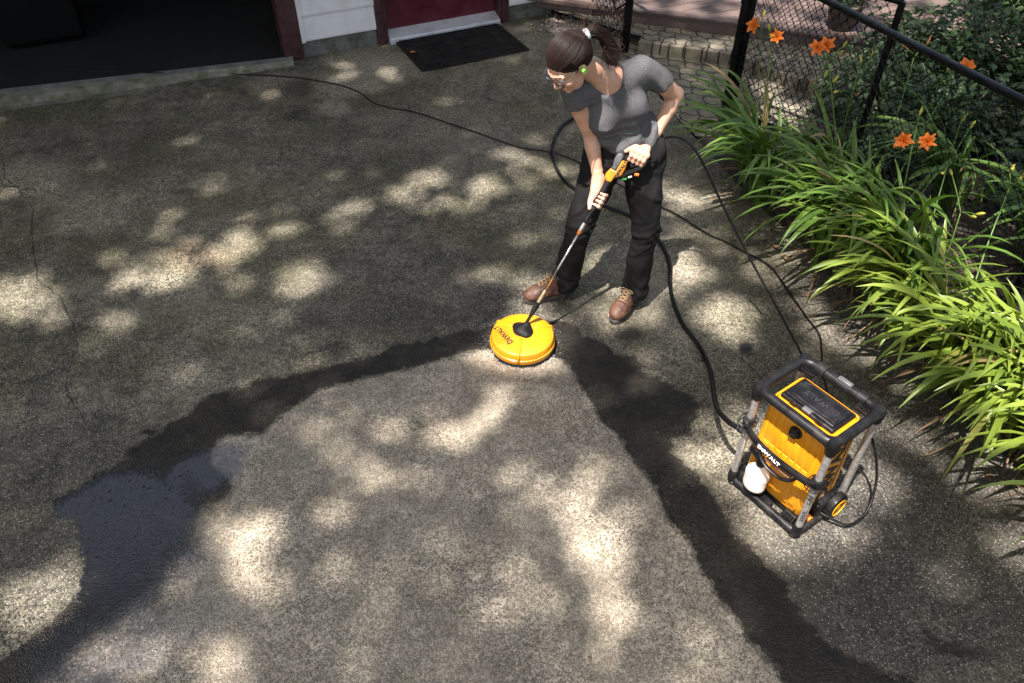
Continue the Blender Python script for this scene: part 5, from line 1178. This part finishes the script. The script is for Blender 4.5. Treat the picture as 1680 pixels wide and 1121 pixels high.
H.cap(kn_[0], kn_[3], .0125, .0115, .012); H.cap(Le.lerp(Lw, .8), Lw, .0255, .0240, .01); H.cap(Lw, Lw2, .0240, .021, .012)
f = lambda off, ang, rad: Cl + axl * off + (cl_ * math.cos(R(ang)) + ul * math.sin(R(ang))) * rad
H.chain([Lw2.lerp(kn_[0], .3), f(-.036, 62, rt + .022), f(-.054, 30, rt + .015), f(-.066, 0, rt + .010)], [.017, .0145, .0110, .0090], .012)
body_m = B.mesh('body', M['skin'], None, 1); wpart(body_m)
# shirt
S = SDF((.12, 3.10, .74), (.80, 3.70, 1.42), .0040); torso(S, .012)
dl1, dr1 = (Le - Ls).normalized(), (Re - Rs).normalized()
S2 = SDF((.12, 3.10, .74), (.80, 3.70, 1.42), .0040); S2.cap(Ls - dl1 * .02, Ls + dl1 * .155, .056, .062, .03); S2.cap(Rs - dr1 * .01, Rs + dr1 * .09, .055, .062, .03)
S2.plane(Ls + dl1 * .135, dl1, .11); S2.plane(Rs + dr1 * .072, dr1, .12)
hh_ = np.maximum(.03 - np.abs(S.F - S2.F), 0) / .03; S.F = (np.minimum(S.F, S2.F) - hh_ * hh_ * .03 * .25).astype(np.float32)
S.cap(HM - up_ * .02, pel - up_ * .05, .10, .10, .05) 
S.ell(pel - up_ * .02, (.160, .118, .09), TM, .05)
def wr(x, y, z):
    p = np.stack([x - NK.x, y - NK.y, z - NK.z], -1); l = p @ np.array(lf_); f_ = p @ np.array(fw); u = p @ np.array(up_)
    w1 = .0040 * np.sin(46 * (u + .55 * l) + 3.0 * np.sin(9 * l + 2)) * np.clip((-u - .15) * 6, 0, 1) * np.clip(1.1 - abs(u + .30) * 3, 0, 1)
    w2 = .0045 * np.sin(34 * (u * .8 - .9 * l) + 2 * np.sin(15 * u)) * np.clip((-u - .08) * 7, 0, 1) * np.clip(.5 + f_ * 6, 0, 1)
    w3 = .0035 * np.exp(-((u + .21 + .12 * l) / .014) ** 2) * np.sin(20 * l + 1) - .004 * np.exp(-((u + .335 - .25 * l) / .012) ** 2) - .0045 * np.exp(-((u + .285 + .35 * l) / .011) ** 2)
    q = l - .17; w4 = .0032 * np.sin(95 * q + 30 * u) * np.clip((abs(l) - .14) * 12, 0, 1)
    return np.clip(2.1 * (w1 + w2 + w3), -.009, .009) + w4 + .0016 * np.sin(60 * l + 25 * u + 3 * np.sin(20 * u)) * np.clip(-u * 4, 0, 1)
S.warp(wr)
S.ell(NK + fw * .030 + up_ * .030, (.083, .086, .078), TM, .004, 'cut'); S.ell(NK + fw * .075 - up_ * .012, (.060, .070, .055), TM, .012, 'cut')
hem_ = S.sub(S.lo, S.lo + S.h * S.n)[1]; hx_, hy_, hz_ = hem_; uu = (hx_ - pel.x) * up_.x + (hy_ - pel.y) * up_.y + (hz_ - pel.z) * up_.z; S.F = np.maximum(S.F, -(uu + .062 + .006 * np.sin(26 * hx_ + 3) + .004 * np.sin(60 * hx_))).astype(np.float32)
shirt = S.mesh('shirt', M['shirt'], None, 2); wpart(shirt)
m_ = MB()                                                   # hems of sleeves and neckline rib
def ring_around(mb, c, ax, r, tr_, n=40):
    ax = ax.normalized(); u = ax.orthogonal().normalized(); w_ = ax.cross(u); mb.tube([c + (u * math.cos(2 * math.pi * k / n) + w_ * math.sin(2 * math.pi * k / n)) * r for k in range(n)], tr_, 8, closed=True)
# trousers
Tr = SDF((.12, 3.05, .02), (.84, 3.68, 1.02), .0045)
Lh, Rh_ = pel + V((.082, -.012, -.045)), pel + V((-.098, -.012, -.04)); Lk, Rk = V((.676, 3.318, .475)), V((.343, 3.352, .475)); La, Ra = V((.658, 3.300, .105)), V((.292, 3.378, .105))
Tr.ell(pel - V((0, 0, .01)), (.168, .125, .11), TM, .03); Tr.cap(Lh, Rh_, .098, k=.04); Tr.ell(pel + V((.0, .045, -.05)), (.13, .09, .10), None, .05)
Tr.chain([Lh, Lh.lerp(Lk, .5), Lk, Lk.lerp(La, .5), La, La - V((0, 0, .045))], [.104, .087, .0665, .066, .067, .067], .05, kin=.02); Tr.chain([Rh_, Rh_.lerp(Rk, .5), Rk, Rk.lerp(Ra, .5), Ra, Ra - V((0, 0, .045))], [.104, .087, .0665, .066, .067, .067], .05, kin=.02)
def wt(x, y, z):
    kz = np.exp(-((z - .47) / .085) ** 2); az = np.exp(-((z - .12) / .10) ** 2); hz = np.exp(-((z - .80) / .07) ** 2)
    w = (.0032 * kz + .003 * az + .0025 * hz) * np.sin(100 * z + 70 * x + 3 * np.sin(40 * x + 5 + 8 * z)) + .0024 * np.sin(9 * z + 60 * x + 30 * y) + .0016 * np.sin(38 * z - 75 * x) + .0022 * kz * np.sin(170 * z - 60 * x) - .0045 * np.exp(-((z - .60 - 1.1 * (x - .34)) / .012) ** 2) * (x < .5) - .0045 * np.exp(-((z - .56 + .9 * (x - .67)) / .012) ** 2) * (x > .5) - .004 * np.exp(-((z - .40 - .8 * (x - .67)) / .012) ** 2) - .004 * np.exp(-((z - .18 + .7 * (x - .3)) / .010) ** 2) - .005 * np.exp(-((z - .74 + .5 * (x - .55)) / .014) ** 2)
    return w
Tr.warp(wt); Tr.plane(V((.5, 3.3, .062)), (0, .0, -1))
tro = Tr.mesh('trousers', M['trousers'], None, 2); wpart(tro)
# boots
def boot(heel, toe, lab=None):
    heel, toe = V(heel), V(toe); d = (toe - heel); L_ = d.length; d.normalize(); s_ = V((-d.y, d.x, 0)); ZM = Matrix(((s_.x, d.x, 0), (s_.y, d.y, 0), (0, 0, 1)))
    c = (heel + toe) / 2; Bt = SDF(c - V((.19, .19, .0)) , c + V((.19, .19, .22)), .0030); z = V((0, 0, 1))
    Bt.ell(heel + d * .055 + z * .055, (.036, .056, .045), ZM, .02); Bt.ell(toe - d * .065 + z * .047, (.047, .066, .037), ZM, .02); Bt.ell(c + d * .01 + z * .058, (.038, .085, .040), ZM, .03)
    Bt.cap(heel + d * .068 + z * .07, heel + d * .062 + z * .145, .043, .046, .03); Bt.cap(toe - d * .09 + z * .055, heel + d * .095 + z * .115, .030, .032, .03); Bt.plane(c + z * .026, (0, 0, -1)); Bt.plane(c + z * .155, (0, 0, 1))
    def cr(x, y, zz):
        q = (x - toe.x) * d.x + (y - toe.y) * d.y + .095; return .0025 * np.sin(q * 260) * np.exp(-(q / .022) ** 2) + .0012 * np.sin(q * 90 + zz * 120) - .0016 * np.exp(-((q - .05) / .003) ** 2)
    Bt.warp(cr); b = Bt.mesh('boot', M['boot'], None, 1); wpart(b)
    m_ = MB(); out = []
    for k in range(36):
        a = 2 * math.pi * k / 36; q = math.sin(a); wd = .042 + .008 * math.sin(max(0, q) * 1.2) - .006 * (1 if -.3 < q < .2 else 0) * .6; out.append((math.cos(a) * wd, (L_ / 2 + .002) * (abs(q) ** .72) * (1 if q > 0 else -1)))
    m_.prism(out, .001, .030, ZM, c); so_ = m_.build('sole', M['sole'], None, auto=40, bevel=.004); wpart(so_, b)
    m_ = MB(); top_ = heel + d * .100 + z * .128; bot = toe - d * .098 + z * .087
    for k in range(5):
        t = k / 4; p = bot.lerp(top_, t) + (d * .6 + z).normalized() * .019; w_ = .020 + .004 * t
        q = bot.lerp(top_, min(1, t + .25)) + (d * .6 + z).normalized() * .019
        m_.tube([p - s_ * w_, p + (d * .5 + z) * .005, q + s_ * w_],   .0028, 6, sm=4); m_.tube([p + s_ * w_, p + (d * .5 + z) * .006, q - s_ * w_], .0028, 6, sm=4)
    bw = top_ + d * .024 + z * .016
    for sg in (-1, 1): m_.tube([bw, bw + s_ * sg * .02 + d * .012 + z * .012, bw + s_ * sg * .036 + d * .008 - z * .002, bw + s_ * sg * .018 + d * .012 - z * .012, bw], .0021, 6, sm=5); m_.tube([bw, bw + s_ * sg * .012 + d * .022 - z * .012, bw + s_ * sg * .022 + d * .030 - z * .034], .0020, 6, sm=5)
    wpart(m_.build('laces', M['lace'], None, smooth=True), b)
    m_ = MB(); m_.lathe([(.041, .0), (.049, .0), (.052, .010), (.050, .022), (.044, .026), (.038, .02)], heel + d * .062 + z * .135, 28); wpart(m_.build('collar', M['boot_dark'], None, smooth=True), b)
boot((.325, 3.392, 0), (.062, 3.318, 0)); boot((.682, 3.352, 0), (.530, 3.135, 0))
# hair: smooth skull cap pulled back to a tie, tail falling over the shoulder
Hr = SDF(HC - V((.19, .19, .19)), HC + V((.36, .30, .20)), .0030)
Hr.ell(hp(0, -.020, .040), (.081, .096, .082), HMx, .02); Hr.ell(hp(0, -.055, .0), (.070, .060, .070), HMx, .04)
Hr.ell(hp(0, .100, -.012), (.066, .080, .062), HMx, .010, 'cut'); Hr.cap(hp(-.2, .035, -.052), hp(.2, .035, -.052), .040, k=.012, op='cut')
for s in (-1, 1): Hr.ell(hp(s * .085, .002, -.020), (.022, .020, .032), HMx, .006, 'cut')
tie = hp(.020, -.120, .036)
Hr.cap(hp(0, -.07, .035), tie, .050, .020, .03)
def hw(x, y, z):
    p = np.stack([x - tie.x, y - tie.y, z - tie.z], -1); a = p @ np.array(fh); b = p @ np.array(lh); c = p @ np.array(uh); an = np.arctan2(b, c - .001); return .0012 * np.sin(an * 34 + a * 10) + .0008 * np.sin(an * 71 + 3)
Hr.warp(hw)
cap_h = Hr.mesh('hair', M['hair'], None, 1); wpart(cap_h); add_tone(cap_h, .3)
def strands(name, gen, n, mat, rmin=.0007, rmax=.0016):
    m_ = MB(); tn = []
    for k in range(n):
        P_ = gen(k); b = len(m_.v); r_ = rnd.uniform(rmin, rmax); m_.tube(P_, [r_, r_ * .4], 4, caps=False, sm=5); tn += [rnd.random()] * (len(m_.v) - b)
    o = m_.build(name, mat, None, smooth=True); a = o.data.attributes.new('tone', 'FLOAT', 'POINT'); a.data.foreach_set('value', tn); return wpart(o, cap_h)
def cap_str(k):                                             # runs over the skull from the hairline to the tie
    an = rnd.uniform(-1.75, 1.75); P_ = []; jt = rnd.uniform(-.001, .003)
    for i in range(7):
        t = i / 6; f_ = .070 - .175 * t; l = math.sin(an); u = math.cos(an)
        e = math.sqrt(max(.02, 1 - ((f_ + .020) / .0975) ** 2)); q = hp((.082 + jt) * l * e, f_, .040 + (.083 + jt) * u * e) if t < .85 else tie + lh * l * .016 + uh * u * .016
        P_.append(q)
    if an > 1.2 or an < -1.2: P_ = P_[2:]
    return P_
strands('loose_strands', cap_str, 900, M['hair'])
tail = [tie, tie + V((.038, .018, .012)), tie + V((.078, .022, -.012)), tie + V((.108, .012, -.055)), tie + V((.118, -.004, -.105))]
def tail_str(k):
    a = rnd.uniform(0, 6.28); r_ = rnd.random() ** .5; off = lh * math.cos(a) * r_ + uh * math.sin(a) * r_; wid = (.018, .030, .036, .034, .022); ph = rnd.uniform(0, 6)
    P_ = [tail[i] + off * wid[i] + fh * (wid[i] * .5 * math.sin(ph + i)) for i in range(5)]
    P_[-1] += V((rnd.gauss(0, .014), rnd.gauss(0, .014), rnd.gauss(0, .014))); return P_
tc_ = strands('ponytail', tail_str, 800, M['hair'], .0008, .0018)
def wisp(k, k2=0):
    k = 2 * k + k2
    a = rnd.uniform(0, 6.28); s_ = tail[3 if k % 2 else 0] + V((rnd.gauss(0, .014),) * 3); q = s_ + uh * .03 + V((rnd.gauss(0, .016), rnd.gauss(0, .016), rnd.gauss(0, .016)))
    if k % 2: d = V((rnd.uniform(.01, .05), rnd.uniform(-.03, .03), rnd.uniform(-.03, .02)))
    else: d = V((rnd.uniform(-.03, .02), rnd.uniform(0, .03), rnd.uniform(.02, .05)))
    return [s_, q, q + d, q + d + V((rnd.gauss(0, .02), rnd.gauss(0, .02), rnd.gauss(0, .02)))]
strands('flyaway_curl', lambda k: wisp(k, 0), 22, M['hair_tip'], .0006, .0011); strands('tail_curl', lambda k: wisp(k, 1), 26, M['hair_tip'], .0006, .0011)
m_ = MB(); td = (tail[1] - tie).normalized(); m_.lathe([(.018, -.014), (.027, -.009), (.028, .0), (.027, .009), (.018, .014)], tie + td * .002, 22, rot_to(td)); wpart(m_.build('hair_tie', M['hair_tie'], None, smooth=True), cap_h)
# glasses
m_ = MB()
for s in (-1, 1):
    cx = s * .033; pts_ = [hp(cx + .027 * math.cos(a) * (1 if math.cos(a) * s > 0 else .92), .104 - .010 * abs(math.cos(a)) ** 2 * (1 if math.cos(a) * s > 0 else .2), .004 + .018 * math.sin(a)) for a in [2 * math.pi * k / 20 for k in range(20)]]
    m_.tube(pts_, .0024, 8, closed=True); m_.tube([hp(s * .060, .094, .010), hp(s * .073, .070, .010), hp(s * .076, .0, .006), hp(s * .072, -.020, -.006)], .0026, 8, sm=4)
m_.tube([hp(-.008, .107, .006), hp(0, .110, .010), hp(.008, .107, .006)], .0024, 8)
gl = wpart(m_.build('glasses', M['print_black'], None, smooth=True))
gm = NG('lens', .02); gm.b.inputs['Transmission Weight'].default_value = 1; gm.b.inputs['IOR'].default_value = 1.1; gm.b.inputs['Base Color'].default_value = (.9, .9, .9, 1)
m_ = MB()
for s in (-1, 1):
    cx = s * .033; pts_ = [hp(cx + .025 * math.cos(a), .102 - .008 * math.cos(a) ** 2, .004 + .0165 * math.sin(a)) for a in [2 * math.pi * k / 20 for k in range(20)]]; m_.add(pts_, [tuple(range(20))])
wpart(m_.build('lens', gm.m, None), gl)
for s in (-1, 1):
    m_ = MB(); m_.lathe([(0, .0115), (.006, .0098), (.0098, .006), (.0115, 0), (.0098, -.006), (0, -.0115)], hp(s * .030, .078, .004), 16, rot_to(fh)); e_ = wpart(m_.build('eye', M['eye'], None, smooth=True))
    m_ = MB(); m_.tube([hp(s * .014, .0915, .028), hp(s * .030, .0885, .034), hp(s * .046, .074, .028)], [.0028, .0016], 6, sm=4); wpart(m_.build('eyebrow', M['brow'], None, smooth=True))
m_ = MB(); m_.tube([hp(-.022, .083, -.056), hp(0, .0945, -.054), hp(.022, .083, -.056)], [.003, .0045], 8, sm=4); m_.tube([hp(-.019, .083, -.061), hp(0, .0945, -.063), hp(.019, .083, -.061)], [.003, .0045], 8, sm=4); wpart(m_.build('lips', M['lip'], None, smooth=True))
m_ = MB(); m_.tube([hp(.074, -.004, -.012), hp(.092, -.003, -.013)], [.0070, .0085], 14); wpart(m_.build('ear_plug', M['green_foam'], None, auto=40))
m_ = MB(); m_.tube([hp(-.074, -.004, -.012), hp(-.092, -.003, -.013)], [.0070, .0085], 14); wpart(m_.build('ear_plug', M['green_foam'], None, auto=40))

# ------------------------------------------------------------------ unseen tall trees shading the drive, crown gaps shaped to the wanted sun patches
def patch(cx, cy, rx, ry, s=1.0, a=0, z=0.0):
    """sunlit patch given in photo pixels on the plane z, carried down the sun's ray to the ground"""
    c0 = G(cx, cy, z); sh = SUN * (z / SUN.z)
    A_ = G(cx + rx * math.cos(R(a)), cy + rx * math.sin(R(a)), z) - c0; B_ = G(cx - ry * math.sin(R(a)), cy + ry * math.cos(R(a)), z) - c0; c0 = c0 - sh
    return (c0.x, c0.y, A_.x, A_.y, B_.x, B_.y, s)
PT = [patch(q[0], q[1], q[2] * .98, q[3] * .98, *q[4:]) for q in [
    (30, 492, 70, 38, 1, -12), (85, 520, 34, 16, .8), (170, 522, 38, 17, 1, -4), (185, 470, 30, 14, .3), (268, 455, 46, 18, 1, -12), (283, 428, 38, 18, .8), (310, 398, 22, 10, .5), (378, 404, 38, 26, 1, -25), (425, 362, 48, 9, .9, -20), (395, 456, 22, 17, .85), (497, 458, 50, 27, .95), (430, 480, 30, 10, .4),
    (590, 341, 23, 22, .95), (558, 362, 20, 16, .7), (568, 392, 24, 16, .8), (658, 320, 20, 17, .85), (706, 291, 34, 18, .9, -8), (742, 334, 46, 12, .85, 5), (800, 309, 30, 19, .95), (830, 252, 28, 12, 1), (872, 274, 28, 16, .85), (866, 302, 24, 14, .75), (870, 396, 22, 12, .8), (880, 226, 20, 7, .5, -15), (770, 455, 26, 18, .65), (812, 452, 28, 16, .6), (850, 430, 30, 14, .4), (930, 280, 24, 16, .6),
    (500, 598, 44, 12, .9, -10), (75, 975, 85, 52, 1.0, -20), (560, 740, 44, 30, .55), (610, 780, 50, 26, .65), (545, 842, 40, 26, 1.0), (405, 880, 62, 38, .72, 15), (420, 950, 42, 36, .62, -30), (685, 808, 42, 30, .75), (720, 712, 56, 18, .7), (790, 690, 50, 16, .55, -20), (845, 650, 40, 14, .6), (620, 700, 60, 20, .35), (300, 930, 50, 40, .5), (150, 1060, 70, 40, .5), (260, 1080, 90, 50, .45),
    (985, 912, 40, 42, .85, 20), (1020, 1012, 34, 34, .7), (930, 850, 50, 24, .5), (860, 870, 60, 22, .35), (575, 1085, 34, 30, .7), (760, 960, 60, 24, .35), (780, 1080, 80, 24, .45), (640, 940, 60, 26, .35), (1018, 722, 10, 22, .9, 18), (1150, 735, 36, 18, .75), (1190, 790, 20, 22, .8), (1120, 800, 40, 26, .4),
    (1190, 515, 40, 46, 1.0), (1215, 560, 34, 18, .8), (1110, 420, 40, 20, .6), (1130, 450, 38, 20, .7), (1110, 320, 36, 30, .6), (1180, 325, 26, 14, .9), (1190, 400, 26, 16, .6), (1225, 445, 24, 14, .6), (1350, 520, 20, 8, .7), (1395, 540, 24, 8, .7), (1320, 470, 20, 10, .5), (1400, 760, 34, 44, .95), (1450, 735, 50, 30, .5), (1455, 900, 34, 20, .5), (1550, 950, 60, 24, .3), (1120, 880, 26, 20, .4),
    (1285, 185, 46, 22, .95), (1270, 160, 20, 14, .5), (1150, 90, 60, 10, .5), (1105, 165, 24, 14, .4), (600, 118, 60, 20, .15),
]]
PT3 = [(V((1.16, 2.03, .35)), .36, 1.0), (V((1.20, 2.0, .10)), .30, .9), (V((.07, 2.98, .10)), .26, .95), (V((.30, 3.25, 1.10)), .13, .9), (V((.60, 3.35, 1.02)), .16, .9), (V((.46, 3.3, 1.0)), .14, .65), (V((.66, 3.32, .5)), .20, .5), (V((.40, 3.27, .72)), .18, 1.0), (V((.36, 3.33, .95)), .12, 1.0), (V((.66, 3.40, .95)), .13, 1.0), (V((.64, 3.40, 1.27)), .09, .8), (V((.28, 3.25, 1.42)), .14, .75),
       (V((.1, 3.3, .05)), .12, .8), (V((.6, 3.2, .05)), .16, .7), (V((.30, 3.30, .40)), .12, .35)]
for p, r_, s_ in PT3:
    q = p - SUN * (p.z / SUN.z); PT.append((q.x, q.y, r_, 0, 0, r_, s_))
PA = np.array(PT)
def sunlit(x, y):
    dx, dy = x[:, None] - PA[None, :, 0], y[:, None] - PA[None, :, 1]; det = PA[:, 2] * PA[:, 5] - PA[:, 3] * PA[:, 4]
    u = (dx * PA[:, 5] - dy * PA[:, 4]) / det; v = (dy * PA[:, 2] - dx * PA[:, 3]) / det; r_ = np.sqrt(u * u + v * v) + (.16 * np.sin(x * 19 + 5 * np.sin(y * 7)) * np.sin(y * 23 + 4 * np.sin(x * 6)))[:, None]
    t = (PA[:, 6] * np.clip((1.30 - r_) / .55, 0, 1)).max(1)
    h = lambda a, b, c, d: .5 + .5 * np.sin(a * x + b * y + c) * np.sin(b * x - a * y + d)
    q1 = np.sin(x * 5.3 + 2.2 * np.sin(y * 3.1)) * np.sin(y * 6.1 + 2 * np.sin(x * 2.7 + 1)) + .5 * np.sin(x * 13 + 3 * np.sin(y * 5)) * np.sin(y * 12 + 1)
    fg = np.clip((3.0 - y) / .5, 0, 1) * np.clip((1.35 - np.abs(x + .35)) / .3, 0, 1); t = np.maximum(t, fg * .30 * np.clip((q1 - .02) / .55, 0, 1))
    mid_ = np.clip((5.0 - y) / .5, 0, 1) * np.clip((y - 2.9) / .4, 0, 1) * (x < 1.4) * (x > -4.5); t = np.maximum(t, mid_ * .20 * np.clip((q1 - .45) / .4, 0, 1))
    # open sky over the flower bed and the deck
    bed = np.clip((x + (y - 3.0) * .32 - 1.52) / .25, 0, 1) * np.clip((4.3 - y) / .6, 0, 1) * np.clip((y - .6) / .3, 0, 1)
    t = np.maximum(t, bed * np.where(h(5, 3, 1, 2) > .42, .95, .30) * np.where(y < 3.2, 1, .5)); t = np.maximum(t, (bed < .01) * (x > 1.4) * (y > 4.1) * (y < 6.4) * np.where(h(6, 4, .3, 1) > .70, .3, .03))
    dk_ = (y > 6.92 - .32 * (x - 1.5)) & (x > .35); t = np.maximum(t, dk_ * np.where(h(9, 5, 2, 1) + .35 * h(21, 13, 0, 1) > .56, .95, .10))
    return t
def tree(trunk_xy, sel, lab, seed):
    tx, ty = trunk_xy; t = thing('unseen_shade_tree', lab, 'tree', (tx, ty, 0), 0, 'tall trees outside the picture'); rg = np.random.default_rng(seed)
    N = 62000; gx = rg.uniform(-6.5, 5.5, N); gy = rg.uniform(-1.0, 10.5, N); z = rg.uniform(9.5, 13.0, N); keep = rg.random(N) < -np.log(np.clip(sunlit(gx, gy), (.004), .985)) / 5.2
    d = (gx > .2) if sel else (gx <= .2); k = keep & d; gx, gy, z = gx[k], gy[k], z[k]; n = len(gx)
    cx, cy = gx + SUN.x / SUN.z * z, gy + SUN.y / SUN.z * z; c = np.stack([cx, cy, z], 1); th = rg.uniform(0, 6.28, n); til = rg.normal(0, .35, n); L_ = rg.uniform(.14, .26, n)
    a = np.stack([np.cos(th), np.sin(th), til], 1) * L_[:, None] * .5; b = np.stack([-np.sin(th), np.cos(th), rg.normal(0, .35, n)], 1) * L_[:, None] * .30
    vv = np.stack([c - a, c - a * .2 + b, c + a, c - a * .2 - b], 1).reshape(-1, 3) - np.array([tx, ty, 0]); ff = np.arange(4 * n).reshape(-1, 4)
    o = obj('unseen_crown', vv, ff, M['tree_leaf'], t); add_tone(o, .5)
    m_ = MB(); cc = V((float(cx.mean()) - tx, float(cy.mean()) - ty, 9.5)); m_.tube([V((0, 0, -.1)), V((0, 0, 3)), cc * .35 + V((0, 0, 2.5)), cc * .7 + V((0, 0, 3.2))], [.30, .26, .2, .05], 14, sm=6); m_.build('unseen_trunk', M['bark'], t, smooth=True)
tree((9.5, -.5), 1, 'unseen tall tree right of the garden, crown gaps shaped to dapple the bed and washer', 3)
tree((-10.0, -2.5), 0, 'unseen tall tree behind the camera, crown gaps shaped to dapple the left of the drive', 4)
